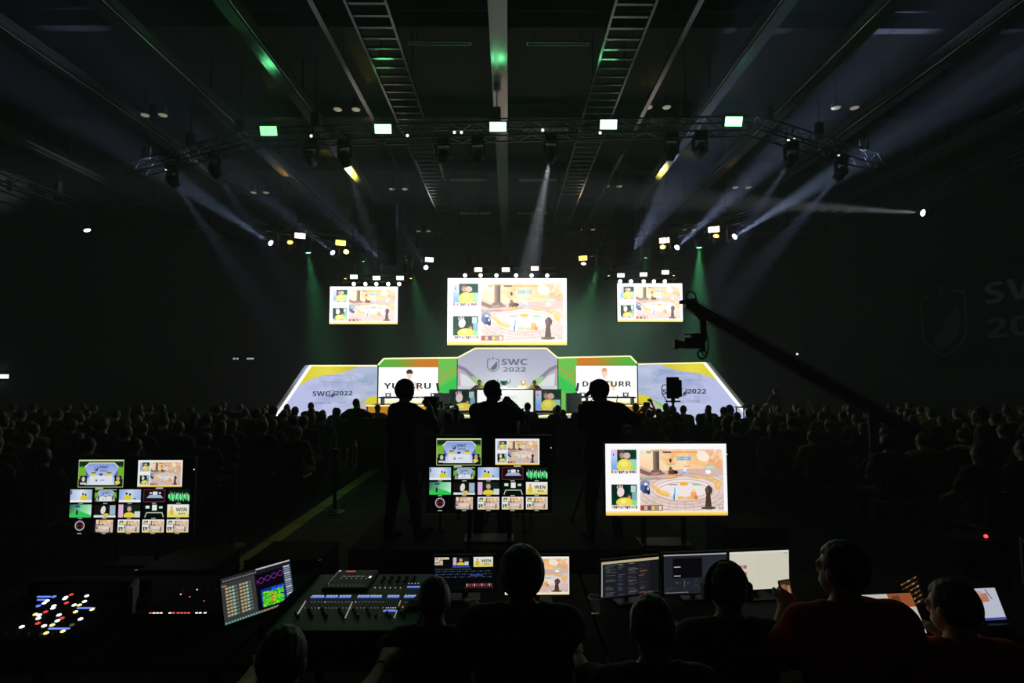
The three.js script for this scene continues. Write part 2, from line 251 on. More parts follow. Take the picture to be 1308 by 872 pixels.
function upBeam(x, y, z, aim, power, label) { movingHead([x, y, z], aim, YEL, power, 4, 5, label, undefined, 0.3, 0.6).scale.setScalar(0.5); }
upBeam(-7.36, 6.44, -23.85, [-7.7, 11, -22.5], 300, 'small yellow spot shooting up at the outer corner of the small screen, YUKARU side'); upBeam(-4.4, 6.42, -23.68, [-3.9, 11, -22.5], 260, 'small yellow spot shooting up at the inner corner of the small screen, YUKARU side'); upBeam(7.46, 6.6, -23.85, [7.7, 11, -22.5], 300, 'small yellow spot shooting up at the outer corner of the small screen, crane side'); upBeam(4.5, 6.55, -23.68, [3.9, 11, -22.5], 260, 'small yellow spot shooting up at the inner corner of the small screen, crane side');
for (const [x, y, z] of [[-11.3, 9.0, -17.25], [-11.05, 8.95, -17.15], [-9.35, 9.0, -16.4], [8.2, 9.1, -15.2], [8.4, 9.15, -15.25], [10.3, 9.05, -16.2], [-5.7, 9.1, -15], [-2.9, 9.05, -14.85], [-1.55, 9.1, -14.75], [-1.35, 9.1, -14.75], [0.95, 9.1, -14.6], [2.55, 8.98, -14.5]]) par(x, y - 0.02, z, new THREE.Color(1, 0.98, 0.9), 1.6, 'tiny white par lamp clamped below the front truss chord', 'tiny lamps on the front trusses', 0.5);

// ---------------------------------------------------------------- pictures on the screens
function canvas(w, h, draw) { const c = document.createElement('canvas'); c.width = w; c.height = h; draw(c.getContext('2d'), w, h); return c; }
function canvasTex(c) { const t = new THREE.CanvasTexture(c); t.colorSpace = THREE.SRGBColorSpace; return t; }
const shown = (c, k = 1) => new THREE.MeshStandardMaterial({ color: 0x020202, roughness: 0.55, emissive: 0xffffff, emissiveIntensity: k, emissiveMap: canvasTex(c) });
const rect = (c, f, x, y, w, h) => { c.fillStyle = f; c.fillRect(x, y, w, h); };
const oval = (c, f, x, y, a, b, r = 0) => { c.fillStyle = f; c.beginPath(); c.ellipse(x, y, a, b, r, 0, 6.2832); c.fill(); };
const poly = (c, f, p) => { c.fillStyle = f; c.beginPath(); p.forEach(([x, y], i) => (i ? c.lineTo(x, y) : c.moveTo(x, y))); c.closePath(); c.fill(); };
const lin = (c, x0, y0, x1, y1, ...stops) => { const g = c.createLinearGradient(x0, y0, x1, y1); stops.forEach((s, i) => g.addColorStop(i / (stops.length - 1), s)); return g; };
function wide(c, text, x, y, size, stretch, color, weight = 'bold', align = 'center') { c.save(); c.translate(x, y); c.scale(stretch, 1); c.font = `${weight} ${size}px sans-serif`; c.fillStyle = color; c.textAlign = align; c.textBaseline = 'middle'; c.fillText(text, 0, 0); c.restore(); }
function shield(c, x, y, s, color, line = 0.07) {          // shield outline, diagonal filled half, small star on top
  c.save(); c.translate(x, y); c.scale(s, s); c.strokeStyle = color; c.lineWidth = line;
  c.beginPath(); c.moveTo(-0.42, -0.36); c.lineTo(-0.2, -0.42); c.moveTo(0.2, -0.42); c.lineTo(0.42, -0.36); c.lineTo(0.42, 0.2); c.quadraticCurveTo(0.36, 0.44, 0, 0.55); c.quadraticCurveTo(-0.36, 0.44, -0.42, 0.2); c.lineTo(-0.42, -0.36); c.stroke();
  c.fillStyle = color; c.beginPath(); c.moveTo(0.31, -0.25); c.lineTo(0.31, 0.16); c.quadraticCurveTo(0.24, 0.36, 0, 0.44); c.quadraticCurveTo(-0.14, 0.4, -0.22, 0.33); c.closePath(); c.fill();
  c.beginPath(); c.moveTo(0, -0.56); c.lineTo(0.07, -0.45); c.lineTo(0, -0.34); c.lineTo(-0.07, -0.45); c.fill(); c.restore();
}
function camBox(c, x, y, w, h, kind) {                     // a webcam picture: 0 = wearing yellow beside pink and blue banner, 1 = holding up cards
  c.save(); c.beginPath(); c.rect(x, y, w, h); c.clip(); c.translate(x, y); c.scale(w / 100, h / 90);
  rect(c, '#0d3a26', 0, 0, 100, 90);
  if (kind === 0) {
    rect(c, lin(c, 0, 0, 0, 60, '#f3c6ea', '#b9d2f4', '#7fb2ee'), 0, 0, 24, 90); rect(c, '#31204a', 8, 14, 3, 9);
    rect(c, '#9fd6c0', 70, 36, 30, 40); rect(c, '#1f4d3a', 70, 30, 30, 6); oval(c, '#5b4a44', 43, 16, 13, 14); oval(c, '#b98f82', 43, 22, 9, 11); oval(c, '#dcb7a9', 62, 22, 14, 12); oval(c, '#f0e04a', 52, 60, 30, 26); oval(c, '#f7ee86', 50, 52, 16, 12); rect(c, '#a5e08d', 76, 60, 24, 14);
  } else {
    rect(c, '#0b2a20', 0, 0, 72, 50); rect(c, '#bcd7d6', 76, 4, 20, 24); rect(c, '#7fb0b4', 80, 28, 20, 30); oval(c, '#f2dfdc', 36, 28, 14, 18, 0.2); for (const [a, b] of [[24, 6], [33, 3], [42, 5]]) oval(c, '#d9c4bd', a, b + 4, 3, 7);
    oval(c, '#40352f', 68, 44, 10, 9); oval(c, '#b58d7c', 70, 48, 7, 7); oval(c, '#f1df45', 52, 66, 34, 18); rect(c, '#8fe08f', 78, 58, 22, 18); oval(c, '#f9f0a0', 46, 62, 12, 8);
  }
  rect(c, '#f4f1ee', 0, 76, 100, 14); for (let i = 0; i < 14; i++) rect(c, ['#b95349', '#dcb1a0', '#6a7fc8', '#e7c26a', '#7a4a58', '#38406e'][(i * 7 + kind * 3) % 6], i * 7.2 + 1, 77 + (i % 3), 5.4, 11 - (i % 4));
  c.restore();
}
function arena(c, x, y, w, h) {                            // generic stone arena under a hot sky, with small fighters
  let q = 7; const n = () => ((q = (q * 16807) % 2147483647) / 2147483647), blob = (f, px, py, a, b, r) => oval(c, f, px, py, a, b, r);
  c.save(); c.beginPath(); c.rect(x, y, w, h); c.clip(); c.translate(x, y); c.scale(w / 100, h / 70);
  rect(c, lin(c, 0, 0, 0, 70, '#fff1dc', '#ffdcae', '#f7dccb', '#ecd3cc', '#efdcd6'), 0, 0, 100, 70);
  for (let i = 0; i < 60; i++) blob(['rgba(255,180,100,.30)', 'rgba(255,236,200,.35)', 'rgba(240,140,80,.18)', 'rgba(255,210,150,.35)'][i % 4], 24 + n() * 60, n() * 22, 3 + n() * 9, 2 + n() * 6, n());
  for (let i = 0; i < 26; i++) blob(i % 2 ? 'rgba(232,120,70,.35)' : 'rgba(255,220,180,.35)', 84 + n() * 13, 2 + n() * 22, 1.5 + n() * 4, 2 + n() * 5, n());
  blob('rgba(255,250,236,.8)', 76, 8, 8, 6, 0.4);
  poly(c, '#dcbcb2', [[0, 19], [18, 26], [40, 24], [70, 22], [100, 21], [100, 34], [60, 30], [30, 35], [0, 33]]); poly(c, '#8d6558', [[0, 22], [14, 27.4], [30, 27], [30, 28.6], [12, 31], [0, 27]]); poly(c, '#b58c7e', [[0, 32], [34, 33], [50, 28.6], [52, 29.6], [30, 36.6], [0, 36]]); poly(c, '#e7d2cb', [[0, 36], [100, 30], [100, 70], [0, 70]]);
  for (let i = 0; i < 120; i++) blob(['rgba(255,246,240,.35)', 'rgba(214,178,170,.28)', 'rgba(236,206,196,.35)', 'rgba(190,150,142,.18)'][i % 4], n() * 100, 30 + n() * 40, 2 + n() * 9, 0.6 + n() * 2.2, -0.1 + n() * 0.2);
  blob('#f4e8e4', 52, 45, 38, 12); c.lineWidth = 1; for (let i = 0; i < 5; i++) { c.strokeStyle = ['rgba(206,176,168,.9)', 'rgba(190,156,150,.7)'][i % 2]; c.beginPath(); c.ellipse(52, 47, 30 + i * 6.5, 9 + i * 3.6, 0, 0, 6.2832); c.stroke(); }
  for (const [px, py, a, b2, r] of [[27, 50, 9, 3, 0.25], [46, 55, 7, 2, 0], [60, 55.5, 6, 1.8, 0], [93, 41, 4, 5.4, 0.3], [84, 34, 6, 2, 0.3], [18, 44, 5, 2.4, 0.6], [70, 32, 7, 1.5, 0], [38, 31.6, 7, 1.4, -0.2]]) { blob('rgba(245,180,70,.75)', px, py, a, b2, r); blob('rgba(255,214,130,.6)', px + 1, py - 0.6, a * 0.6, b2 * 0.6, r); }
  c.strokeStyle = 'rgba(176,142,136,.8)'; c.lineWidth = 0.5; for (let i = 0; i < 11; i++) { c.beginPath(); c.moveTo(8 + i * 9, 59); c.lineTo(2 + i * 10.4, 70); c.stroke(); }
  rect(c, lin(c, 16, 0, 24, 0, '#9d8b7e', '#6d5e54', '#453a35'), 16, 1, 7.5, 24); rect(c, '#c8b06a', 13.5, 1, 10.5, 1.6); poly(c, '#7b675c', [[15, 23.6], [25, 23.6], [28, 27], [12, 27]]);
  poly(c, '#4a382f', [[77.6, 46], [79, 43.6], [82, 41], [85, 43], [87, 46], [86, 50], [84, 52], [85.4, 66], [77.4, 66], [79, 52]]); blob('#5d4a3f', 81.5, 67, 9, 1.8); blob('#6b564a', 80.6, 47, 1.2, 4);
  blob('#7f92b4', 6, 39, 6, 3.6); blob('#2d3f6d', 7, 46, 5, 4.6); blob('#56659c', 3, 44, 3, 4); blob('#1d2a52', 10, 49, 2, 3); rect(c, '#8fd0a8', 2, 32, 12, 1.4); blob('#eef2fa', 7, 40, 2, 1.6); blob('#dfe4f2', 9.6, 45, 1.2, 1.8);
  blob('#3b2a26', 37, 13, 1.4, 2.4); rect(c, '#8ec7a6', 33, 16.5, 9, 1.2); blob('#6b4528', 38.4, 26, 4.4, 2.8); blob('#2c1d17', 43, 26.4, 3, 2); blob('#8d5a2b', 37, 22.6, 2, 2.6); for (let i = 0; i < 6; i++) rect(c, '#3a2418', 34 + i * 1.9, 27 + (i % 2), 0.7, 3);
  blob('#b9ccf2', 54, 25.5, 4.2, 2.6); blob('#eef3fb', 54, 24, 1.8, 1.8); blob('#8aa4dc', 53, 27, 2, 1.2); rect(c, '#8fd2b4', 78, 18.4, 13, 1.3); blob('#bfe3cf', 84, 20.6, 6, 1.7); blob('#ffffff', 82, 26, 3.4, 2.4); rect(c, '#e98d57', 52, 19, 8, 0.9);
  blob('#eaf6fd', 42, 51, 3.4, 7); blob('#8fc4ec', 41.5, 48, 1.2, 4.6); blob('#5b78b5', 40.6, 55, 1, 4.2); blob('#cfe6f6', 44, 54, 1.2, 4); rect(c, '#8d9bb4', 35, 40, 10, 1.2); blob('#f3a760', 64, 52, 3.4, 5); blob('#f7cf9a', 64, 47.6, 1.8, 2.2); blob('#e07f3c', 67, 55, 2, 2.4); blob('#f0b27a', 61.4, 54.6, 1.4, 2.6); rect(c, '#f2b23f', 48, 37.8, 9, 3.6); rect(c, '#8ccf9e', 63, 39.6, 10, 1.8);
  for (const k of [0, 1, 2, 3]) { rect(c, ['#5aa7e0', '#3d8fd0', '#77b7e6', '#4e9ad8'][k], 44.6 + k * 4.5, 8.6, 3.6, 4); rect(c, '#d7ecfa', 45.6 + k * 4.5, 9.6, 1.4, 1.8); }
  rect(c, '#463025', 28, 2.6, 10, 1.6); rect(c, '#f2a14e', 38, 2.6, 32, 1.4); rect(c, '#c4b38c', 8, 2, 6, 3); blob('#efe6d4', 3, 3.6, 2.2, 2.2);
  rect(c, '#8a6a58', 0, 64, 27, 6); for (let i = 0; i < 6; i++) rect(c, ['#c33b34', '#dcb59a', '#6d4b7a', '#e4c76b', '#b98b6b', '#e7ddc8'][i], 0.6 + i * 4.3, 64.8, 3.6, 4.4); c.strokeStyle = '#6c80a0'; c.strokeRect(94, 63.5, 4, 4);
  c.restore();
}
function broadcast(c, x, y, w, h, soft = 0) {              // the programme picture: white frame, two cams, arena, golden lower edge
  c.save(); c.translate(x, y); c.scale(w / 117, h / 66);
  rect(c, '#ffffff', 0, 0, 117, 66); rect(c, lin(c, 0, 61, 0, 66, '#fff6cf', '#ffe27a', '#e9b33c'), 0, 62, 117, 4);
  camBox(c, 5.5, 5.5, 24.6, 22.2, 0); camBox(c, 5.5, 37.5, 24.6, 22.5, 1); arena(c, 33, 5, 80.5, 56.5); c.restore();
}
function setPicture(c, x, y, w, h, small) {                // picture of the stage middle with casters, as on the multiviewers
  c.save(); c.beginPath(); c.rect(x, y, w, h); c.clip(); c.translate(x, y); c.scale(w / 100, h / 56);
  rect(c, '#16301b', 0, 0, 100, 56); rect(c, '#7fbf2e', 0, 14, 100, 26); rect(c, '#2f7d2c', 0, 12, 100, 3); poly(c, '#dfe6d8', [[12, 14], [22, 5], [80, 5], [90, 14], [90, 16], [12, 16]]);
  poly(c, lin(c, 0, 6, 0, 50, '#8fa8e8', '#b9cbf6', '#dfe8fb'), [[14, 56], [15, 16], [23, 7], [79, 7], [88, 16], [88, 56]]); poly(c, '#5a77c8', [[15, 20], [24, 34], [15, 44]]); poly(c, '#5a77c8', [[88, 20], [78, 34], [88, 44]]);
  shield(c, 39, 18, 9, '#1c2a52', 0.12); wide(c, 'SWC', 56, 15, 8, 1.3, '#22315e'); if (!small) wide(c, '2022', 56, 22, 5, 1.6, '#3a4a78');
  for (const px of [31, 36, 66, 71]) { oval(c, '#26201c', px, 27, 2, 2); oval(c, '#f2df3c', px, 31, 3.6, 3.4); } oval(c, '#243a66', 50, 30, 4, 2.4); rect(c, '#eef3fd', 26, 33, 50, 20); shield(c, 40, 42, 5, '#33406e', 0.14); wide(c, 'SWC', 54, 42, 4, 1.4, '#7c8bc0');
  rect(c, '#142019', 3, 33, 16, 18); oval(c, '#d8cfc6', 11, 40, 4, 5); rect(c, '#dfe6ea', 4, 47, 14, 4); rect(c, '#142019', 81, 33, 16, 18); oval(c, '#caa', 89, 39, 4, 5); oval(c, '#f2df3c', 88, 47, 6, 4); rect(c, '#0b100c', 0, 52, 100, 4); rect(c, '#e6efb0', 0, 0, 100, 2.4); c.restore();
}
const feeds = [
  (c) => { rect(c, lin(c, 0, 0, 100, 0, '#b9d0f6', '#eef4ff', '#9fc3ea'), 0, 0, 100, 56); rect(c, '#4a5f7e', 2, 4, 6, 18); oval(c, '#f0dc30', 62, 38, 16, 13); oval(c, '#3a2d22', 58, 20, 4, 5); oval(c, '#2c241f', 70, 23, 4, 5); rect(c, '#ffffff', 0, 46, 100, 10); },
  (c) => setPicture(c, 0, 0, 100, 56, true),
  (c) => { rect(c, lin(c, 0, 0, 100, 20, '#8db2ea', '#dfeafc', '#a6c4f0'), 0, 0, 100, 56); oval(c, '#f0dc30', 40, 38, 17, 13); oval(c, '#2a221d', 34, 18, 5, 5); oval(c, '#2a221d', 50, 22, 5, 5); oval(c, '#3b4a70', 72, 40, 5, 3); rect(c, '#ffffff', 0, 46, 100, 10); },
  (c) => { rect(c, '#150d12', 0, 0, 100, 56); poly(c, '#aebde0', [[14, 38], [28, 24], [78, 24], [92, 38]]); rect(c, '#eef3fc', 42, 10, 22, 14); rect(c, '#cdd8ee', 28, 12, 10, 8); rect(c, '#cdd8ee', 70, 12, 10, 8); c.strokeStyle = '#7a3038'; c.strokeRect(1, 1, 98, 54); },
  (c) => { rect(c, '#0c1a12', 0, 0, 100, 56); for (let i = 0; i < 16; i++) oval(c, i % 3 ? '#3fd36c' : '#9af5b4', 6 + i * 6, 30 + (i * 7) % 14, 4.2, 10 + (i % 4) * 2); for (let i = 0; i < 9; i++) rect(c, '#bdf7cc', 12 + i * 9, 10 + (i * 5) % 9, 2, 14); },
  (c) => { rect(c, lin(c, 0, 0, 100, 56, '#2f6a45', '#7fe0a0', '#e9fff0'), 0, 0, 100, 56); oval(c, '#2b4fa0', 36, 8, 12, 5); poly(c, '#35d35e', [[0, 40], [40, 26], [100, 46], [100, 56], [0, 56]]); oval(c, '#3a2d27', 34, 34, 5, 12); },
  (c) => { rect(c, '#15110f', 0, 0, 100, 56); oval(c, '#efeae6', 42, 24, 11, 18, 0.2); rect(c, '#a9c0d8', 72, 4, 26, 40); rect(c, '#e8eef2', 0, 46, 100, 10); oval(c, '#e6cf4a', 56, 46, 14, 8); },
  (c) => { rect(c, '#13241b', 0, 0, 100, 56); rect(c, '#eebfe4', 0, 0, 22, 56); rect(c, '#dfe7ea', 74, 30, 26, 26); oval(c, '#4a3f3a', 48, 12, 12, 10); oval(c, '#d7b2a4', 50, 20, 10, 11); oval(c, '#f1df45', 50, 48, 26, 14); },
  (c) => { rect(c, '#06120c', 0, 0, 100, 56); rect(c, '#e9fff2', 12, 6, 18, 12); rect(c, '#f4fff6', 42, 2, 22, 24); rect(c, '#c9ecd4', 74, 8, 16, 10); poly(c, '#cfd8c4', [[8, 56], [16, 34], [90, 34], [98, 56], [94, 56], [87, 38], [19, 38], [12, 56]]); },
  (c) => { rect(c, lin(c, 0, 0, 0, 56, '#ffffff', '#fdf6d4', '#f3e26c'), 0, 0, 100, 56); oval(c, '#e0a890', 20, 14, 5, 6); oval(c, '#f1cf3c', 20, 34, 10, 14); wide(c, 'WIN', 66, 22, 20, 1.25, '#2c2c20', 'bold'); wide(c, 'RATE', 68, 40, 9, 1.4, '#4a472e', 'bold'); },
  (c) => { rect(c, '#020203', 0, 0, 100, 56); c.strokeStyle = '#c9ccd4'; c.lineWidth = 4; c.beginPath(); c.arc(50, 26, 20, 0, 6.2832); c.stroke(); c.strokeStyle = '#d24a4a'; c.lineWidth = 1.6; c.beginPath(); c.arc(50, 26, 13, 0, 6.2832); c.moveTo(38, 26); c.lineTo(62, 26); c.stroke(); },
  (c) => { rect(c, '#0d0914', 0, 0, 100, 56); rect(c, '#4b3a9e', 8, 20, 6, 30); arena(c, 12, 1, 78, 54); },
  (c) => broadcast(c, 0, 0, 100, 56), (c) => broadcast(c, 0, 0, 100, 56), (c) => broadcast(c, 0, 0, 100, 56),
];
function feed(c, n, x, y, w, h) { c.save(); c.beginPath(); c.rect(x, y, w, h); c.clip(); c.translate(x, y); c.scale(w / 100, h / 56); feeds[n](c); c.restore(); }
const programme = canvas(1024, 577, (c, w, h) => broadcast(c, 0, 0, w, h));
const programmeLed = canvas(1024, 577, (c, w, h) => { broadcast(c, 0, 0, w, h); rect(c, 'rgba(255,250,244,.22)', 0, 0, w, h); });
const multiview = canvas(1024, 600, (c, w, h) => {
  rect(c, '#010102', 0, 0, w, h); setPicture(c, 75, 16, 368, 210); c.strokeStyle = '#cfe0a0'; c.lineWidth = 4; c.strokeRect(73, 14, 372, 214); broadcast(c, 565, 16, 370, 212);
  rect(c, '#c9d6c0', 218, 232, 66, 9); rect(c, '#c9d6c0', 720, 232, 60, 9);
  for (let r = 0; r < 3; r++) for (let k = 0; k < 5; k++) { const x = 14 + k * 202, y = 246 + r * 118; feed(c, r * 5 + k, x, y, 180, 101); rect(c, '#aebaa8', x + 72, y + 105, 36, 7); }
});

// ---------------------------------------------------------------- line arrays
function lineArray(x, label) {
  const g = thing('line_array_speaker', label, 'loudspeaker', [x, 9.3, -22]);
  part(g, 'flying_frame', [box(0.8, 0.06, 0.5, 0, 0, 0), rod(V(-0.2, 0, 0), V(-0.2, HALL.top - 9.3, 0), 0.02), rod(V(0.2, 0, 0), V(0.2, HALL.top - 9.3, 0), 0.02)], M.black);
  let y = -0.06, a = 0, z = 0;
  for (let i = 0; i < 8; i++) {
    a = 0.02 * i * (1 + i * 0.12); const c = part(g, 'speaker_cabinet', prism([[-0.38, -0.14], [0.38, -0.14], [0.38, 0.14], [-0.38, 0.14]], 0.42, 0.01).translate(0, 0, -0.21), M.matte);
    y -= 0.15; c.position.set(0, y, z); c.rotation.x = a; y -= 0.15 * Math.cos(a); z -= 0.3 * Math.sin(a) * 0.9;
    part(c, 'grille', rbox(0.72, 0.25, 0.02, 0.008, 0, 0, 0.222), M.black);
  }
}
lineArray(-5.08, 'hanging black line array loudspeaker on the YUKARU side'); lineArray(4.83, 'hanging black line array loudspeaker on the crane side');

// ---------------------------------------------------------------- big screens
function bigScreen(x0, x1, y0, y1, z, pic, k, label, lamp, top) {
  const w = x1 - x0, h = y1 - y0, g = thing('led_screen', label, 'screen', [(x0 + x1) / 2, y0, z]);
  part(g, 'frame', rbox(w + 0.06, h + 0.06, 0.14, 0.02, 0, h / 2, -0.08), M.black);
  part(g, 'display_face', new THREE.PlaneGeometry(w, h).translate(0, h / 2, 0.001), pic);
  part(g, 'rear_frame', [box(0.05, h, 0.1, -w * 0.35, h / 2, -0.2), box(0.05, h, 0.1, w * 0.35, h / 2, -0.2), box(w * 0.8, 0.05, 0.1, 0, h * 0.3, -0.2), box(w * 0.8, 0.05, 0.1, 0, h * 0.7, -0.2)], M.steel);
  if (top) part(g, 'hanging_strap', [box(0.05, top - h, 0.03, -w * 0.35, (top + h) / 2, -0.1), box(0.05, top - h, 0.03, w * 0.35, (top + h) / 2, -0.1)], M.steel);
  const l = new THREE.RectAreaLight(new THREE.Color(1, 0.93, 0.86), lamp, w, h); l.name = 'screen_light'; l.position.set(0, h / 2, 0.03); l.rotation.y = Math.PI; g.add(l);
  return g;
}
bigScreen(-2.78, 2.62, 3.55, 6.6, -23.95, shown(programmeLed, 1.6), 0.35, 'large middle screen showing the arena match with two player cams', 0.35, 3.3);
bigScreen(-8.1, -5.03, 4.5, 6.21, -23.95, shown(programmeLed, 1.6), 0.35, 'small hanging screen with the match, on the YUKARU side', 0.35, 2.2);
bigScreen(4.92, 7.88, 4.62, 6.37, -23.95, shown(programmeLed, 1.6), 0.35, 'small hanging screen with the match, next to the crane arm', 0.35, 2.2);

// ---------------------------------------------------------------- stage set
const SZ = -23.4, stripMat = glow(new THREE.Color(1, 0.9, 0.42), 1.5), stripWhite = glow(new THREE.Color(1, 0.98, 0.9), 1.6);
function strip(parent, pts, z, s = 0.05, mat = stripMat) { for (let i = 0; i + 1 < pts.length; i++) part(parent, 'led_strip', bar(V(pts[i][0], pts[i][1], z), V(pts[i + 1][0], pts[i + 1][1], z), s, s), mat); }
const wingArt = (flip) => canvas(1024, 560, (c, w, h) => {
  c.save(); if (flip) { c.translate(w, 0); c.scale(-1, 1); }
  rect(c, lin(c, 0, 0, w, 0, '#b9bce6', '#bcc2e6', '#aebbd6'), 0, 0, w, h);
  for (let i = 0; i < 46; i++) { const x = 430 + rnd() * 560, y = 60 + rnd() * 330; oval(c, ['rgba(140,160,196,.22)', 'rgba(206,212,236,.25)', 'rgba(120,142,186,.16)'][i % 3], x, y, 30 + rnd() * 90, 14 + rnd() * 36, -0.4 + rnd() * 0.6); }
  c.strokeStyle = 'rgba(110,124,168,.35)'; c.lineWidth = 7; c.strokeRect(470, 95, 300, 60); c.beginPath(); c.moveTo(690, 80); c.quadraticCurveTo(820, 60, 900, 190); c.stroke();
  c.fillStyle = lin(c, 300, 0, 800, 0, '#d8cf2c', '#e8de46', '#cdbd2a'); c.beginPath(); c.moveTo(230, 220); c.quadraticCurveTo(380, 110, 523, 90); c.quadraticCurveTo(700, 78, 850, 0); c.lineTo(340, 0); c.lineTo(200, 190); c.closePath(); c.fill();
  c.fillStyle = '#7fd06a'; c.beginPath(); c.moveTo(640, h); c.quadraticCurveTo(740, 380, 900, 330); c.lineTo(960, 400); c.lineTo(880, h); c.closePath(); c.fill(); c.fillStyle = '#c9b6b4'; c.beginPath(); c.moveTo(800, 420); c.lineTo(920, 320); c.lineTo(990, 300); c.lineTo(880, 500); c.fill();
  c.fillStyle = '#d9d02e'; c.beginPath(); c.moveTo(900, 320); c.quadraticCurveTo(970, 280, w, 290); c.lineTo(w, h); c.lineTo(960, h); c.quadraticCurveTo(1010, 420, 900, 320); c.fill(); c.fillStyle = '#e8b32a'; c.beginPath(); c.moveTo(w, 330); c.lineTo(830, h); c.lineTo(w, h); c.fill();
  c.restore();
  const cx = flip ? 400 : 585; wide(c, 'SWC', cx - 100, 262, 62, 1.35, '#1d2033'); shield(c, cx + 5, 262, 62, '#23263c', 0.1); wide(c, '2022', cx + 118, 258, 58, 1.35, '#23263c'); wide(c, 'COM2US', cx - 80, 350, 30, 1.3, 'rgba(70,76,110,.75)', 'normal'); wide(c, 'TOUR', cx + 95, 346, 28, 1.3, 'rgba(70,76,110,.55)', 'normal');
});
function wing(pts, art, outer, label) {
  const g = thing('stage_wing_screen', label, 'screen', [0, 0, SZ]);
  part(g, 'housing', prism(pts, 0.3).translate(0, 0, -0.31), M.matte); part(g, 'display_face', flat(pts, 0.001), shown(art, 1.15));
  const s = Math.sign(outer[0][0]); part(g, 'side_return', prism([outer[0], outer[1], [outer[1][0] + s * 0.26, outer[1][1] + 0.02], [outer[0][0] + s * 0.3, outer[0][1]]], 0.28).translate(0, 0, -0.3), std(0xcfcfd6, 0.5));
  strip(g, [outer[0], outer[1]], 0.03, 0.09, stripWhite); strip(g, [outer[1], outer[2]], 0.03, 0.055);
  const l = new THREE.RectAreaLight(new THREE.Color(0.85, 0.86, 1), 0.3, 3, 2.2); l.name = 'screen_light'; l.position.set(s * 8, 1.3, 0.05); l.rotation.y = Math.PI; g.add(l);
}
wing([[-10.38, 0.02], [-5.76, 0.02], [-5.76, 2.62], [-8.68, 2.62]], wingArt(false), [[-10.38, 0.02], [-8.68, 2.62], [-5.77, 2.62]], 'slanted lilac and yellow wing screen lettered SWC 2022, YUKARU side');
wing([[10.75, 0.02], [8.6, 2.75], [5.67, 2.69], [5.67, 0.02]], wingArt(true), [[10.75, 0.02], [8.6, 2.75], [5.68, 2.69]], 'slanted lilac and yellow wing screen lettered SWC 2022, crane side');
const greenArt = (flip) => canvas(512, 340, (c, w, h) => {
  c.save(); if (flip) { c.translate(w, 0); c.scale(-1, 1); }
  rect(c, '#63cf52', 0, 0, w, h); rect(c, lin(c, 0, 0, 390, 0, '#4cc848', '#79b93c', '#d98a2a', '#e0882a'), 0, 0, 390, 60);
  rect(c, '#78d35a', 390, 0, 130, h); c.strokeStyle = '#c9b04c'; c.lineWidth = 9; c.beginPath(); c.moveTo(385, 70); c.lineTo(440, 110); c.lineTo(512, 60); c.moveTo(440, 110); c.lineTo(385, 160); c.moveTo(512, 130); c.lineTo(470, 160); c.stroke(); poly(c, '#43d65e', [[385, 190], [512, 110], [512, 190], [385, 250]]);
  c.restore();
});
const nameArt = (text, kind) => canvas(640, 400, (c, w, h) => {
  rect(c, '#ffffff', 0, 0, w, h); rect(c, lin(c, 0, 340, 0, 400, '#ffffff', '#fbe3a2'), 0, 350, w, 50);
  const x = kind ? 300 : 332; oval(c, kind ? '#f1cdbb' : '#3a2a26', x, 62, 34, 40); oval(c, '#f0c9b8', x, 84, 31, 36); if (kind) { oval(c, '#caa17c', x, 44, 30, 20); } else { rect(c, '#33241f', x - 34, 40, 68, 30); }
  rect(c, '#eec4b0', x - 14, 110, 28, 40); oval(c, '#f6ece6', x, 190, 74, 56); oval(c, '#f0c9b8', x + 78, 215, 16, 60, -0.35); oval(c, '#f0c9b8', x - 74, 215, 15, 60, 0.35); if (kind) oval(c, '#f6d8a8', x + 86, 210, 20, 56, -0.3);
  wide(c, text, w / 2 - (kind ? 0 : 4), kind ? 196 : 206, kind ? 78 : 90, kind ? 1.45 : 1.46, kind ? '#2d2d33' : '#17171b', 'bold');
  for (const k of kind ? [70, 520] : [105, 590]) { c.fillStyle = '#1c1c20'; c.beginPath(); c.arc(k, 316, 30, 0, 6.2832); c.fill(); oval(c, '#ffffff', k, 308, 17, 12); rect(c, '#1c1c20', k - 30, 280, 9, 24); rect(c, '#1c1c20', k + 21, 280, 9, 24); rect(c, '#2a2a2e', k - 34, 336, 68, 10); }
});
function playerWall(pts, art, top, scr, name, label, sign) {
  const g = thing('player_screen_wall', label, 'screen', [0, 0, SZ]);
  part(g, 'housing', prism(pts, 0.3).translate(0, 0, -0.31), M.matte); part(g, 'backing_face', flat(pts, 0.001), shown(art, 0.95)); strip(g, top, 0.03, 0.055);
  const [x0, x1, y0, y1] = scr; const s = part(g, 'name_screen', rbox(x1 - x0 + 0.03, y1 - y0 + 0.03, 0.08, 0.01, (x0 + x1) / 2, (y0 + y1) / 2, 0.045), M.black);
  part(s, 'display_face', new THREE.PlaneGeometry(x1 - x0, y1 - y0).translate((x0 + x1) / 2, (y0 + y1) / 2, 0.087), shown(name, 1.35));
  const l = new THREE.RectAreaLight(0xffffff, 0.5, x1 - x0, y1 - y0); l.name = 'screen_light'; l.position.set((x0 + x1) / 2, (y0 + y1) / 2, 0.11); l.rotation.y = Math.PI; g.add(l);
}
playerWall([[-5.7, 0.5], [-2.28, 0.5], [-2.28, 2.96], [-5.48, 2.92], [-5.7, 2.66]], greenArt(false), [[-5.72, 2.66], [-5.48, 2.93], [-2.25, 2.97]], [-5.68, -3.09, 0.98, 2.55], nameArt('YUKARU', 0), 'green stage wall with white name screen reading YUKARU');
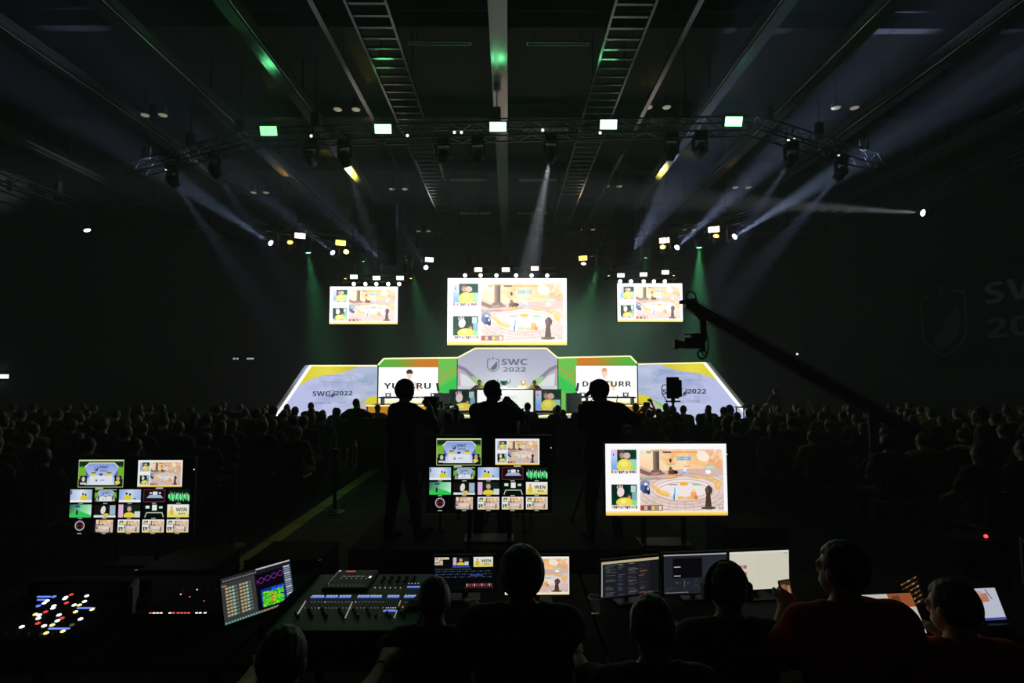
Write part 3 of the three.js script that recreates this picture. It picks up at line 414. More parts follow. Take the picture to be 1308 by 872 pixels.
playerWall([[2.17, 0.5], [5.61, 0.5], [5.61, 2.73], [5.34, 3.03], [2.17, 2.96]], greenArt(true), [[2.14, 2.97], [5.34, 3.04], [5.63, 2.73]], [2.93, 5.6, 0.98, 2.62], nameArt('DOCTURR', 1), 'green stage wall with white name screen reading DOC and URR');
const centreArt = canvas(880, 580, (c, w, h) => {
  rect(c, lin(c, 0, 0, 0, h, '#b7b9cf', '#c6c8da', '#dfe3ea', '#f2f5f2'), 0, 0, w, h);
  for (const s of [0, 1]) { c.save(); if (s) { c.translate(w, 0); c.scale(-1, 1); } poly(c, '#8f8f9e', [[0, 140], [70, 170], [250, 330], [170, 330], [0, 190]]); poly(c, '#cdb5c6', [[0, 170], [60, 200], [200, 330], [0, 330]]); poly(c, '#e9eff0', [[20, 215], [80, 240], [180, 330], [30, 330]]); poly(c, '#a8dd8a', [[120, 240], [200, 270], [250, 330], [170, 330]]); c.restore(); }
  shield(c, 312, 140, 118, '#5d7280', 0.06); wide(c, 'SWC', 500, 118, 76, 1.5, '#5d6a7c'); wide(c, '2022', 500, 186, 54, 1.75, '#5d6a7c', 'bold');
});
{
  const g = thing('centre_stage_wall', 'tall lilac stage wall with shield emblem and SWC 2022', 'screen', [0, 0, SZ]), pts = [[-2.24, 0.5], [2.13, 0.5], [2.13, 2.96], [1.65, 3.37], [-1.48, 3.37], [-2.24, 2.96]];
  part(g, 'housing', prism(pts, 0.3).translate(0, 0, -0.26), M.matte); part(g, 'display_face', flat(pts, 0.05), shown(centreArt, 1)); strip(g, [[-2.24, 2.97], [-1.48, 3.38], [1.65, 3.38], [2.13, 2.97]], 0.07, 0.055);
  const l = new THREE.RectAreaLight(new THREE.Color(0.9, 0.92, 1), 0.3, 3.6, 2.2); l.name = 'screen_light'; l.position.set(0, 2, 0.1); l.rotation.y = Math.PI; g.add(l);
}
// platform: two raised yellow side decks and a pointed white middle deck with lettering
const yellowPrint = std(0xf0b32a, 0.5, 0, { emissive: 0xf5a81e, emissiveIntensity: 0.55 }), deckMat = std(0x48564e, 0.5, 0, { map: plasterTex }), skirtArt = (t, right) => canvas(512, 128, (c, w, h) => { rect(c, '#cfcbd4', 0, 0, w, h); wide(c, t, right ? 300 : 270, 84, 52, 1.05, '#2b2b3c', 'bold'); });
function sideDeck(x0, x1, label) {
  const g = thing('stage_deck', label, 'stage', [(x0 + x1) / 2, 0, 0]); const w = x1 - x0;
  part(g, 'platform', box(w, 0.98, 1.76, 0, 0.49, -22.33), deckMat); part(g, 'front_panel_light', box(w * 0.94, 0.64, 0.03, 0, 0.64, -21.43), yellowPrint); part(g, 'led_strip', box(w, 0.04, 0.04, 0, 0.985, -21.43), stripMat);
}
sideDeck(-5.7, -3.25, 'raised stage deck with yellow front below the YUKARU screen'); sideDeck(3.15, 5.6, 'raised stage deck with yellow front on the crane side');
{
  const g = thing('stage_deck', 'pointed middle stage deck with white lettered front', 'stage', [0, 0, 0]), P = [[-3.2, -21.5], [-1.07, -19.8], [1.04, -19.8], [3.1, -21.5]];
  part(g, 'platform', prism([[-3.2, 23.1], [3.1, 23.1], [3.1, 21.5], [1.04, 19.8], [-1.07, 19.8], [-3.2, 21.5]], 0.66).rotateX(-Math.PI / 2), deckMat);
  const arts = ['CHAMPIONSHIP', 'WORLD ARENA', 'WORLD'];
  for (let i = 0; i < 3; i++) {
    const a = V(P[i][0], 0, P[i][1]), b = V(P[i + 1][0], 0, P[i + 1][1]), L = a.distanceTo(b), m = part(g, 'skirt_screen', new THREE.PlaneGeometry(L, 0.46), shown(skirtArt(arts[i], i === 2), 0.8));
    m.position.set((a.x + b.x) / 2, 0.42, (a.z + b.z) / 2).add(V(-(b.z - a.z), 0, b.x - a.x).normalize().multiplyScalar(0.012)); m.rotation.y = Math.atan2(-(b.z - a.z), b.x - a.x);
    part(g, 'led_strip', bar(a.clone().setY(0.68), b.clone().setY(0.68), 0.05, 0.05), stripMat);
  }
}
// casters desk with the white logo front, cam screens beside it
{
  const d = thing('casters_desk', 'white fronted casters desk with faint logo on the stage', 'desk', [-0.15, 0.66, -22.3]);
  part(d, 'body', box(2.36, 0.96, 0.6, 0, 0.48, 0), M.white); part(d, 'desktop', rbox(2.46, 0.05, 0.72, 0.015, 0, 0.985, 0), M.white);
  part(d, 'front_screen', new THREE.PlaneGeometry(2.3, 0.88).translate(0, 0.49, 0.302), shown(canvas(512, 200, (c, w, h) => { rect(c, lin(c, 0, 0, w, h, '#ffffff', '#ffffff', '#eef8e6'), 0, 0, w, h); shield(c, 205, 78, 56, '#b9bdc4', 0.06); wide(c, 'SWC', 315, 64, 44, 1.4, '#c3c4c8', 'normal'); wide(c, '2022', 312, 100, 22, 1.5, '#cfd0d4', 'normal'); }), 1.1));
  for (const [x, kind, who] of [[-1.92, 1, 'grey plinth screen showing hands holding cards'], [1.62, 0, 'grey plinth screen showing a player in yellow']]) {
    const s = thing('player_cam_screen', who, 'screen', [x, 0.66, -22.25], kind ? 0.1 : -0.1);
    part(s, 'plinth', box(1.12, 0.95, 0.3, 0, 0.475, -0.16), M.grey);
    part(s, 'display_face', new THREE.PlaneGeometry(1.06, 0.84).translate(0, 0.5, 0.001), shown(canvas(320, 256, (c, w, h) => { rect(c, '#3a4b50', 0, 0, w, h); camBox(c, 6, 6, w - 12, h * 1.12, kind); rect(c, kind ? '#dfe7ea' : '#a9c6d8', kind ? 4 : 230, 200, 90, 40); }), 0.85));
  }
  for (const s of [-1, 1]) {
    const p = thing('stage_plinth', s < 0 ? 'dark grey plinth with slim monitor beside the YUKARU screen' : 'dark grey plinth with slim monitor beside the URR screen', 'plinth', [s * 2.78 - 0.05, 0.66, -22.55]);
    part(p, 'block', box(0.62, 0.78, 0.5, 0, 0.39, 0), std(0x47534f, 0.6)); const m = part(p, 'monitor', [rbox(0.04, 0.34, 0.5, 0.015, 0, 1.06, 0), cyl(0.02, 0.02, 0.18, 0, 0.87, 0), rbox(0.22, 0.02, 0.26, 0.008, 0, 0.79, 0)], M.black); m.rotation.z = s * 0.16 * -1;
  }
  const t = thing('trophy', 'dark green two handled trophy standing on the casters desk', 'trophy', [-0.2, 1.671, -22.1]);
  part(t, 'cup', lathe([[0, 0.1], [0.05, 0.1], [0.12, 0.16], [0.17, 0.26], [0.16, 0.3], [0.02, 0.2]], 24), std(0x15502f, 0.3, 0.4)); part(t, 'base', lathe([[0, 0], [0.12, 0], [0.11, 0.05], [0.04, 0.07], [0.04, 0.1], [0, 0.1]], 24), std(0xdfe3df, 0.4));
  for (const s of [-1, 1]) part(t, 'handle', tube([V(s * 0.15, 0.18, 0), V(s * 0.25, 0.24, 0), V(s * 0.25, 0.36, 0)], 0.018, 14, 6), std(0x15502f, 0.3, 0.4));
}
for (const [x, lab] of [[-4.3, 'player desk with dark top on the YUKARU deck'], [4.2, 'player desk with dark top and white edge on the crane side deck']]) {
  const d = thing('player_desk', lab, 'desk', [x, 0.98, -22.3]); part(d, 'desktop', rbox(2.1, 0.05, 0.65, 0.015, 0, 0.3, 0), M.plastic); for (const a of [-0.95, 0.95]) part(d, 'leg', box(0.05, 0.28, 0.5, a, 0.14, 0), M.black);
  part(d, 'edge_strip', box(0.8, 0.045, 0.02, x < 0 ? 0.55 : -0.55, 0.3, 0.335), M.white);
}

// ---------------------------------------------------------------- people: one skeleton, meshed from blended capsules
function meshField(f, lo, hi, cell) {                       // surface nets
  const n = [0, 1, 2].map((k) => Math.ceil((hi[k] - lo[k]) / cell) + 2), [nx, ny, nz] = n, F = new Float32Array(nx * ny * nz), at = (i, j, k) => (k * ny + j) * nx + i;
  for (let k = 0; k < nz; k++) for (let j = 0; j < ny; j++) for (let i = 0; i < nx; i++) F[at(i, j, k)] = f(lo[0] + (i - 0.5) * cell, lo[1] + (j - 0.5) * cell, lo[2] + (k - 0.5) * cell);
  const id = new Int32Array(nx * ny * nz).fill(-1), pos = [], idx = [];
  for (let k = 0; k + 1 < nz; k++) for (let j = 0; j + 1 < ny; j++) for (let i = 0; i + 1 < nx; i++) {
    let m = 0, sx = 0, sy = 0, sz = 0, c = 0; const v = [];
    for (let b = 0; b < 8; b++) { const d = F[at(i + (b & 1), j + ((b >> 1) & 1), k + (b >> 2))]; v.push(d); if (d < 0) m |= 1 << b; }
    if (m === 0 || m === 255) continue;
    for (let b = 0; b < 8; b++) for (let e = 1; e < 8; e <<= 1) { if (b & e) continue; const a = v[b], d = v[b | e]; if ((a < 0) === (d < 0)) continue; const t = a / (a - d); sx += (b & 1) + (e === 1 ? t : 0); sy += ((b >> 1) & 1) + (e === 2 ? t : 0); sz += (b >> 2) + (e === 4 ? t : 0); c++; }
    id[at(i, j, k)] = pos.length / 3; pos.push(lo[0] + (i - 0.5 + sx / c) * cell, lo[1] + (j - 0.5 + sy / c) * cell, lo[2] + (k - 0.5 + sz / c) * cell);
  }
  const quad = (a, b, c, d, flip) => { if (a < 0 || b < 0 || c < 0 || d < 0) return; flip ? idx.push(a, c, b, a, d, c) : idx.push(a, b, c, a, c, d); };
  for (let k = 1; k + 1 < nz; k++) for (let j = 1; j + 1 < ny; j++) for (let i = 1; i + 1 < nx; i++) {
    const s = F[at(i, j, k)] < 0;
    if (s !== F[at(i + 1, j, k)] < 0) quad(id[at(i, j - 1, k - 1)], id[at(i, j, k - 1)], id[at(i, j, k)], id[at(i, j - 1, k)], !s);
    if (s !== F[at(i, j + 1, k)] < 0) quad(id[at(i - 1, j, k - 1)], id[at(i - 1, j, k)], id[at(i, j, k)], id[at(i, j, k - 1)], !s);
    if (s !== F[at(i, j, k + 1)] < 0) quad(id[at(i - 1, j - 1, k)], id[at(i, j - 1, k)], id[at(i, j, k)], id[at(i - 1, j, k)], !s);
  }
  const g = new THREE.BufferGeometry(); g.setAttribute('position', new THREE.Float32BufferAttribute(pos, 3)); g.setIndex(idx); g.computeVertexNormals(); return g;
}
const cap = (a, b, ra, rb = ra) => { const dx = b.x - a.x, dy = b.y - a.y, dz = b.z - a.z, l = Math.max(1e-9, dx * dx + dy * dy + dz * dz); return (x, y, z) => { const px = x - a.x, py = y - a.y, pz = z - a.z; let t = (px * dx + py * dy + pz * dz) / l; t = t < 0 ? 0 : t > 1 ? 1 : t; return Math.hypot(px - dx * t, py - dy * t, pz - dz * t) - (ra + (rb - ra) * t); }; };
const ell = (c, R3, fr) => (x, y, z) => { const dx = x - c.x, dy = y - c.y, dz = z - c.z, u = (dx * fr[0].x + dy * fr[0].y + dz * fr[0].z) / R3[0], v = (dx * fr[1].x + dy * fr[1].y + dz * fr[1].z) / R3[1], w = (dx * fr[2].x + dy * fr[2].y + dz * fr[2].z) / R3[2], k = Math.hypot(u, v, w); return (k - 1) * Math.min(...R3) * (k > 1 ? 1 : 1); };
const blend = (list, k = 0.03) => (x, y, z) => { let d = list[0](x, y, z); for (let i = 1; i < list.length; i++) { const e = list[i](x, y, z), h = Math.max(k - Math.abs(d - e), 0) / k; d = Math.min(d, e) - h * h * k * 0.25; } return d; };
function ik(a, t, l1, l2, pole) { const d = t.clone().sub(a), L = Math.min(d.length(), (l1 + l2) * 0.995); d.normalize(); const end = a.clone().addScaledVector(d, L), x = (l1 * l1 - l2 * l2 + L * L) / (2 * L), h = Math.sqrt(Math.max(0, l1 * l1 - x * x)), p = pole.clone().addScaledVector(d, -pole.dot(d)).normalize(); return [a.clone().addScaledVector(d, x).addScaledVector(p, h), end]; }
const skins = [std(0xb98a6c, 0.6), std(0x9c7050, 0.6), std(0xc79a7c, 0.6)], hairs = [std(0x120d0b, 0.55), std(0x1f1611, 0.55), std(0x3a2818, 0.55), std(0x8a6a3c, 0.55)];
const cloth = (c) => std(c, 0.88, 0, { bumpMap: clothBump, bumpScale: 0.0006 });
function figure(s) {
  // s: pelvis, lean, side, turn (trunk), headTurn, nod, handL/R, footL/R (ankle targets), kneePole, sleeve, hair, cell, fine, hands, headset, width
  const k = s.size ?? 1, wd = s.width ?? 1, T = V(Math.sin(s.side ?? 0), Math.cos(s.lean ?? 0), -Math.sin(s.lean ?? 0)).normalize(), yaw = s.turn ?? 0;
  const rt = V(Math.cos(yaw), 0, -Math.sin(yaw)), right = rt.clone().addScaledVector(T, -rt.dot(T)).normalize(), fwd = V().crossVectors(T, right).normalize();      // forward is -z when unturned
  const P = V(...(s.pelvis ?? [0, 0.93, 0])), up = (d, x = 0, f = 0) => P.clone().addScaledVector(T, d * k).addScaledVector(right, x * k).addScaledVector(fwd, f * k);
  const hy = yaw + (s.headTurn ?? 0), nod = s.nod ?? 0, hr = V(Math.cos(hy), 0, -Math.sin(hy)), hf0 = V(-Math.sin(hy), 0, -Math.cos(hy)), hu = V(0, Math.cos(nod), 0).addScaledVector(hf0, Math.sin(nod)), hf = hf0.clone().multiplyScalar(Math.cos(nod)).add(V(0, -Math.sin(nod), 0));
  const neck = up(0.5), hc = neck.clone().addScaledVector(T, 0.085 * k).addScaledVector(hu, 0.08 * k).addScaledVector(hf, 0.025 * k), H = (x, y, f) => hc.clone().addScaledVector(hr, x * k).addScaledVector(hu, y * k).addScaledVector(hf, f * k), hfr = [hr, hu, hf];
  const torso = [], arms = [], legs = [], feet = [], fore = [], hip = [], clothArm = [];
  for (const d of [-1, 1]) { torso.push(cap(up(0.02, d * 0.075 * wd), up(0.2, d * 0.06 * wd), 0.112 * k * wd, 0.104 * k * wd), cap(up(0.2, d * 0.06 * wd), up(0.37, d * 0.088 * wd), 0.104 * k * wd, 0.112 * k * wd), cap(up(0.4, d * 0.05), up(0.455, d * 0.17 * wd), 0.085 * k, 0.066 * k), cap(up(0.52, d * 0.02), up(0.465, d * 0.14 * wd), 0.052 * k, 0.06 * k)); hip.push(cap(up(0.0, d * 0.03), up(-0.02, d * 0.095 * wd), 0.118 * k * wd, 0.112 * k * wd)); }
  const hands = [];
  for (const d of [-1, 1]) {
    const sh = up(0.45, d * 0.185 * wd), tgt = V(...(d < 0 ? s.handL ?? [-0.26, 0.75, -0.08] : s.handR ?? [0.26, 0.75, -0.08])), pole = V(...((d < 0 ? s.poleL : s.poleR) ?? [d * 0.5, -0.5, 0.6])), [el, wr] = ik(sh, tgt, 0.285 * k, 0.255 * k, pole);
    arms.push(cap(sh, el, 0.056 * k * wd, 0.042 * k)); fore.push(cap(el, wr, 0.043 * k, 0.029 * k)); clothArm.push(s.sleeve === 'long' ? cap(sh, el, 0.062 * k * wd, 0.05 * k) : cap(sh, sh.clone().lerp(el, 0.7), 0.064 * k * wd, 0.058 * k)); if (s.sleeve === 'long') clothArm.push(cap(el, wr.clone().lerp(el, 0.08), 0.05 * k, 0.038 * k));
    hands.push({ d, wr, dir: wr.clone().sub(el).normalize(), el });
    const hj = up(-0.03, d * 0.09), ft = V(...(d < 0 ? s.footL ?? [-0.11, 0.08, 0] : s.footR ?? [0.11, 0.08, 0])), [kn, an] = ik(hj, ft, 0.43 * k, 0.42 * k, V(...(s.kneePole ?? [d * 0.12, 0, -1])));
    legs.push(cap(hj, kn, 0.088 * k * wd, 0.06 * k), cap(kn, an, 0.06 * k, 0.042 * k)); const toe = an.clone().addScaledVector(V(-Math.sin(yaw), 0, -Math.cos(yaw)).addScaledVector(rt, d * 0.18).normalize(), 0.16 * k); feet.push(cap(V(an.x, Math.max(0.045, an.y - 0.035), an.z + 0.02), V(toe.x, Math.max(0.034, an.y - 0.046), toe.z), 0.042 * k, 0.032 * k));
  }
  const neckP = cap(up(0.46), H(0, -0.06, -0.02), 0.058 * k, 0.052 * k);
  const headPrims = [ell(H(0, 0.012, -0.012), [0.076 * k, 0.1 * k, 0.093 * k], hfr), ell(H(0, -0.05, 0.03), [0.055 * k, 0.062 * k, 0.055 * k], hfr), cap(H(0, 0.005, 0.075), H(0, -0.022, 0.094), 0.01 * k, 0.014 * k), cap(H(-0.02, -0.058, 0.078), H(0.02, -0.058, 0.078), 0.007 * k), cap(H(-0.05, 0.02, 0.062), H(0.05, 0.02, 0.062), 0.014 * k)];
  for (const d of [-1, 1]) headPrims.push(ell(H(d * 0.078, -0.008, -0.008), [0.012 * k, 0.032 * k, 0.02 * k], hfr), ell(H(d * 0.03, -0.002, 0.072), [0.013 * k, 0.009 * k, 0.01 * k], hfr));
  const bounds = (pts, pad) => [[0, 1, 2].map((i) => Math.min(...pts.map((p) => p.getComponent(i))) - pad), [0, 1, 2].map((i) => Math.max(...pts.map((p) => p.getComponent(i))) + pad)];
  const all = [P, up(0.5), ...hands.flatMap((h) => [h.wr, h.el])]; const legPts = [up(0.1), ...feet.length ? [V(...(s.footL ?? [-0.11, 0.08, 0])), V(...(s.footR ?? [0.11, 0.08, 0]))] : []]; const lb = bounds([...legPts, up(0)], 0.5), ab = bounds([...all, H(0, 0, 0)], 0.2);
  const cell = s.cell ?? 0.02, out = {};
  lb[0][1] = -0.01; for (const i of [0, 2]) { lb[0][i] += 0.08; lb[1][i] -= 0.08; }
  const lo = [0, 1, 2].map((i) => Math.min(lb[0][i], ab[0][i])), hi = [0, 1, 2].map((i) => Math.max(lb[1][i], ab[1][i]));
  const g = [];
  const bodyF = blend([...torso, ...hip, ...arms, ...fore, ...legs, ...feet, neckP, ell(hc, [0.07 * k, 0.1 * k, 0.085 * k], hfr)], 0.035), shrink = s.cell > 0.03 ? 0 : 0.004;
  g.push(meshField((x, y, z) => bodyF(x, y, z) + shrink, lo, hi, cell));
  const hb = bounds([hc], 0.16 * k), hF = blend([...headPrims, neckP], 0.016); hb[0][1] -= 0.02; g.push(meshField(hF, hb[0], hb[1], s.fine ?? 0.006));
  for (const h of hands) {                                   // palm, four fingers, thumb
    const dir = h.dir, n0 = V(...(h.d < 0 ? s.palmL ?? [0, -1, 0] : s.palmR ?? [0, -1, 0])), nrm = n0.addScaledVector(dir, -n0.dot(dir)).normalize(), ac = V().crossVectors(dir, nrm).multiplyScalar(h.d).normalize(), Q = (a, b, c) => h.wr.clone().addScaledVector(dir, a * k).addScaledVector(ac, b * k).addScaledVector(nrm, c * k), pr = [];
    if (s.simpleHands) { pr.push(cap(Q(0.0, 0, 0), Q(0.08, 0, 0.005), 0.034 * k, 0.036 * k), cap(Q(0.1, 0, 0.01), Q(0.15, 0, 0.035), 0.026 * k, 0.02 * k)); }
    else {
      pr.push(cap(Q(-0.02, 0, 0), Q(0.03, 0, 0), 0.028 * k, 0.026 * k)); const vsign = (h.d < 0 ? s.signL : s.signR), curl = (h.d < 0 ? s.curlL : s.curlR) ?? 0.6;
      [-0.03, -0.01, 0.011, 0.031].forEach((b, i) => {
        pr.push(cap(Q(0.01, b * 0.6, 0), Q(0.088 - Math.abs(i - 1.3) * 0.005, b, 0), 0.016 * k, 0.0125 * k)); const L = [0.068, 0.078, 0.074, 0.058][i], c = vsign ? (i < 2 ? 0.05 : 2.1) : curl * (1 + i * 0.08), b2 = vsign && i < 2 ? b + (i ? 0.022 : -0.022) : b;
        const p0 = Q(0.088, b, 0.002), p1 = p0.clone().addScaledVector(dir, Math.cos(c * 0.6) * L * 0.55 * k).addScaledVector(nrm, Math.sin(c * 0.6) * L * 0.55 * k).addScaledVector(ac, (b2 - b) * 0.5 * k), p2 = p1.clone().addScaledVector(dir, Math.cos(c * 1.5) * L * 0.5 * k).addScaledVector(nrm, Math.sin(c * 1.5) * L * 0.5 * k).addScaledVector(ac, (b2 - b) * 0.5 * k);
        pr.push(cap(p0, p1, 0.0105 * k, 0.0095 * k), cap(p1, p2, 0.0095 * k, 0.008 * k));
      });
      pr.push(cap(Q(0.02, -0.022, 0.004), Q(0.056, -0.05, 0.016), 0.015 * k, 0.0115 * k), cap(Q(0.056, -0.05, 0.016), Q(0.09, -0.056, 0.03), 0.0115 * k, 0.009 * k));
    }
    const b = bounds([h.wr.clone().addScaledVector(dir, 0.08 * k)], 0.14 * k), F = blend([...pr, cap(h.el.clone().lerp(h.wr, 0.7), h.wr, 0.033 * k, 0.029 * k)], 0.008); g.push(meshField(F, b[0], b[1], s.simpleHands ? s.cell * 0.8 : s.handCell ?? 0.0055));
  }
  out.body = mergeGeometries(g.map((q) => { const m = q.clone(); m.setAttribute('uv', new THREE.BufferAttribute(new Float32Array(m.attributes.position.count * 2), 2)); return m; }));
  const fold = (x, y, z) => 0.003 * Math.sin(y * 38 + x * 12) * Math.sin(z * 24 + y * 9);
  const infl = s.cell > 0.03 ? 0.02 : 0.012, sF = blend([...torso, ...hip, ...clothArm], 0.04), hem = s.hem ?? -0.1, nb = neck.clone().addScaledVector(T, -0.025 * k), uvIt = (q) => { q.setAttribute('uv', new THREE.BufferAttribute(new Float32Array(q.attributes.position.count * 2), 2)); const p = q.attributes.position, u = q.attributes.uv; for (let i = 0; i < p.count; i++) u.setXY(i, (p.getX(i) + p.getZ(i)) * 3, p.getY(i) * 3); return q; };
  const collar = cap(up(0.5, 0, 0.02), H(0, 0, 0.02), 0.064 * k, 0.12 * k), low = up(hem), ct = bounds([...all, up(hem)], 0.2);
  out.shirt = uvIt(meshField((x, y, z) => Math.max(sF(x, y, z) - infl + fold(x, y, z), (low.x - x) * T.x + (low.y - y) * T.y + (low.z - z) * T.z, -collar(x, y, z)), ct[0], ct[1], cell));
  const tF = blend([...hip, torso[0], torso[4], ...legs], 0.04), belt = up(0.06);
  out.trousers = uvIt(meshField((x, y, z) => Math.max(tF(x, y, z) - infl + fold(x, y, z), (x - belt.x) * T.x + (y - belt.y) * T.y + (z - belt.z) * T.z), lb[0], lb[1], cell));
  out.shoe = feet.map((f, i) => { const q = V(...(i ? s.footR ?? [0.11, 0.08, 0] : s.footL ?? [-0.11, 0.08, 0])); return meshField((x, y, z) => Math.max(f(x, y, z) - 0.008, -y), [q.x - 0.3, -0.01, q.z - 0.3], [q.x + 0.3, 0.16, q.z + 0.3], Math.min(cell, 0.03)); });
  if (s.hair !== 'none') {
    const hair = [ell(H(0, 0.026, -0.02), s.hair === 'full' ? [0.105 * k, 0.122 * k, 0.118 * k] : [0.086 * k, 0.108 * k, 0.104 * k], hfr)]; let nape = -0.075;
    if (s.hair === 'long') { hair.push(cap(H(0, -0.02, -0.06), up(0.4, 0, -0.12), 0.085 * k, 0.06 * k)); nape = -0.6; } if (s.hair === 'bun') hair.push(ell(H(0, 0.06, -0.13), [0.045 * k, 0.045 * k, 0.045 * k], hfr)); if (s.hair === 'tail') { hair.push(cap(H(0, 0.03, -0.11), H(0, -0.16, -0.16), 0.035 * k, 0.022 * k)); nape = -0.3; }
    const F = blend(hair, 0.03), hbb = bounds([hc, up(0.4)], 0.19 * k), low2 = s.hair === 'full' ? -0.1 : nape;
    out.hair = meshField((x, y, z) => { const dx = x - hc.x, dy = y - hc.y, dz = z - hc.z, f = (dx * hf.x + dy * hf.y + dz * hf.z) / k, u = (dx * hu.x + dy * hu.y + dz * hu.z) / k; return Math.max(F(x, y, z) + 0.003 * Math.sin(x * 140) * Math.sin(z * 130 + y * 60), Math.min(f - 0.03, 0.066 - u) * k, (low2 - u) * k); }, hbb[0], hbb[1], s.hairCell ?? Math.max(0.009, cell * 0.5));
  }
  return { ...out, head: { H, hr, hu, hf, k } };
}
function dress(name, label, group, geos, mats, pos, turn) {
  const p = thing(name, label, 'person', pos, turn, group);
  part(p, 'body', geos.body, mats.skin); part(p, 'shirt', geos.shirt, mats.shirt); part(p, 'trousers', geos.trousers, mats.trousers); for (const q of geos.shoe) part(p, 'shoe', q, mats.shoes ?? M.rubber); if (geos.hair) part(p, 'hair', geos.hair, mats.hair);
  return p;
}
function headset(p, head, mic = true) {
  const { H, hr, hu, hf, k } = head, basis = new THREE.Matrix4().makeBasis(hr, hu, hf.clone().negate()), band = new THREE.TorusGeometry(0.108 * k, 0.011, 8, 20, Math.PI).scale(0.92, 1.12, 1.5).applyMatrix4(basis), c = H(0, 0.005, -0.01); band.translate(c.x, c.y, c.z);
  const hs = part(p, 'headset', band, M.black);
  for (const d of [-1, 1]) { const q = H(d * 0.098, -0.002, -0.008), cupg = rbox(0.038, 0.085, 0.075, 0.03, 0, 0, 0, 3).applyMatrix4(basis).translate(q.x, q.y, q.z); part(hs, 'ear_cup', cupg, M.black); }
  if (mic) part(hs, 'microphone', tube([H(-0.1, -0.02, 0.01), H(-0.095, -0.06, 0.06), H(-0.05, -0.075, 0.1)], 0.005, 10, 6), M.black);
}

// ---------------------------------------------------------------- audience
const seat = { pelvis: [0, 0.56, 0], footL: [-0.12, 0.08, -0.42], footR: [0.13, 0.08, -0.4], handL: [-0.16, 0.66, -0.33], handR: [0.17, 0.66, -0.35], cell: 0.042, fine: 0.02, simpleHands: true, hairCell: 0.022 };
const crowdKinds = [
  { g: figure({ ...seat, hair: 'short', lean: -0.05 }), word: 'with short dark hair', hair: 0 }, { g: figure({ ...seat, hair: 'long', width: 0.9, size: 0.95 }), word: 'with long dark hair', hair: 0 },
  { g: figure({ ...seat, hair: 'short', lean: 0.14, size: 1.03, headTurn: 0.25 }), word: 'leaning forward', hair: 1 }, { g: figure({ ...seat, hair: 'full', size: 0.98, headTurn: -0.3, handL: [-0.1, 0.85, -0.28], handR: [0.1, 0.86, -0.28] }), word: 'with thick hair', hair: 1 },
  { g: figure({ ...seat, hair: 'tail', size: 0.94, width: 0.9, nod: 0.1 }), word: 'with a ponytail', hair: 2 }, { g: figure({ ...seat, hair: 'short', simpleHands: false, handCell: 0.01, handR: [0.3, 1.42, -0.2], poleR: [0.6, -0.4, 0.1], palmR: [0, 0, -1], signR: true }), word: 'raising two fingers', hair: 0 },
];
const tops = [['black', 0x141416], ['charcoal', 0x26282b], ['dark green', 0x18301f], ['olive', 0x4a4a22], ['yellow', 0x8a7420], ['navy', 0x161c30], ['maroon', 0x3a1518], ['grey', 0x4a4c4e]].map(([w, c]) => ({ w, m: cloth(c) })), jeans = [cloth(0x16181f), cloth(0x101012), cloth(0x2a2c30)];
const chairMat = std(0x1c1d20, 0.6), chairGeo = merge([rbox(0.44, 0.05, 0.42, 0.02, 0, 0.435, 0), rbox(0.42, 0.36, 0.03, 0.014, 0, 0.7, 0.22).rotateX(0.08).translate(0, 0, -0.04), ...[[-0.19, -0.17], [0.19, -0.17], [-0.19, 0.17], [0.19, 0.17]].map(([x, z]) => cyl(0.012, 0.012, 0.42, x, 0.21, z, 6)), rod(V(-0.2, 0.42, 0.19), V(-0.2, 0.84, 0.24), 0.011, 6), rod(V(0.2, 0.42, 0.19), V(0.2, 0.84, 0.24), 0.011, 6)]);
let crowdCount = 0;
function audience(x, z, block, i) {
  if ([[6.02, -8.85, 0.95], [6.9, -7.7, 0.6], [3.42, -13.05, 0.65], [-3.62, -12.7, 0.6], [2.92, -9.5, 0.7], [7.1, -8.1, 0.6]].some(([a, b, r]) => Math.hypot(x - a, z - b) < r)) return;
  const r = rnd(), v = r < 0.3 ? 0 : r < 0.52 ? 1 : r < 0.7 ? 2 : r < 0.83 ? 3 : r < 0.97 ? 4 : 5, t = tops[Math.floor(rnd() ** 1.5 * tops.length)], kd = crowdKinds[v];
  const p = dress('person', `spectator ${kd.word}, ${t.w} top, ${ORD[9 - i]} row from the stage, ${block}`, `spectators ${block}`, kd.g, { skin: skins[Math.floor(rnd() * 3)], shirt: t.m, trousers: jeans[Math.floor(rnd() * 3)], hair: hairs[kd.hair] }, [x, 0, z], rr(-0.14, 0.14) - x * 0.018);
  p.scale.setScalar(rr(0.95, 1.06)); crowdCount++;
  const c = part(scene, numbered('stacking_chair'), chairGeo, chairMat); c.position.set(x, 0, z + 0.02); c.rotation.y = p.rotation.y; tag(c, `black stacking chair in the ${ORD[9 - i]} row from the stage, ${block}`, 'chair', `spectator chairs ${block}`);
}
for (let row = 0; row < 10; row++) {
  const z = 6.4 + row * 1.02;
  for (const side of [-1, 1]) {
    const from = row < 3 ? 4.6 + (2 - row) * 0.4 : side < 0 ? 3.75 : row > 5 ? 2.5 : 4, to = Math.min(18.6, 0.965 * z + 0.4);
    for (let x = from + rr(0, 0.3); x < to; x += 0.66) { if (rnd() < 0.1) continue; audience(side * x + rr(-0.06, 0.06), -z + rr(-0.1, 0.1), side < 0 ? 'exit lamp side' : 'banner side', row); }
  }
  if (row > 6) for (let x = -2.9; x < 2.1; x += 0.7) if (rnd() < 0.6) audience(x + rr(-0.08, 0.08), -z + rr(-0.1, 0.1), 'behind brown partition', row);
}
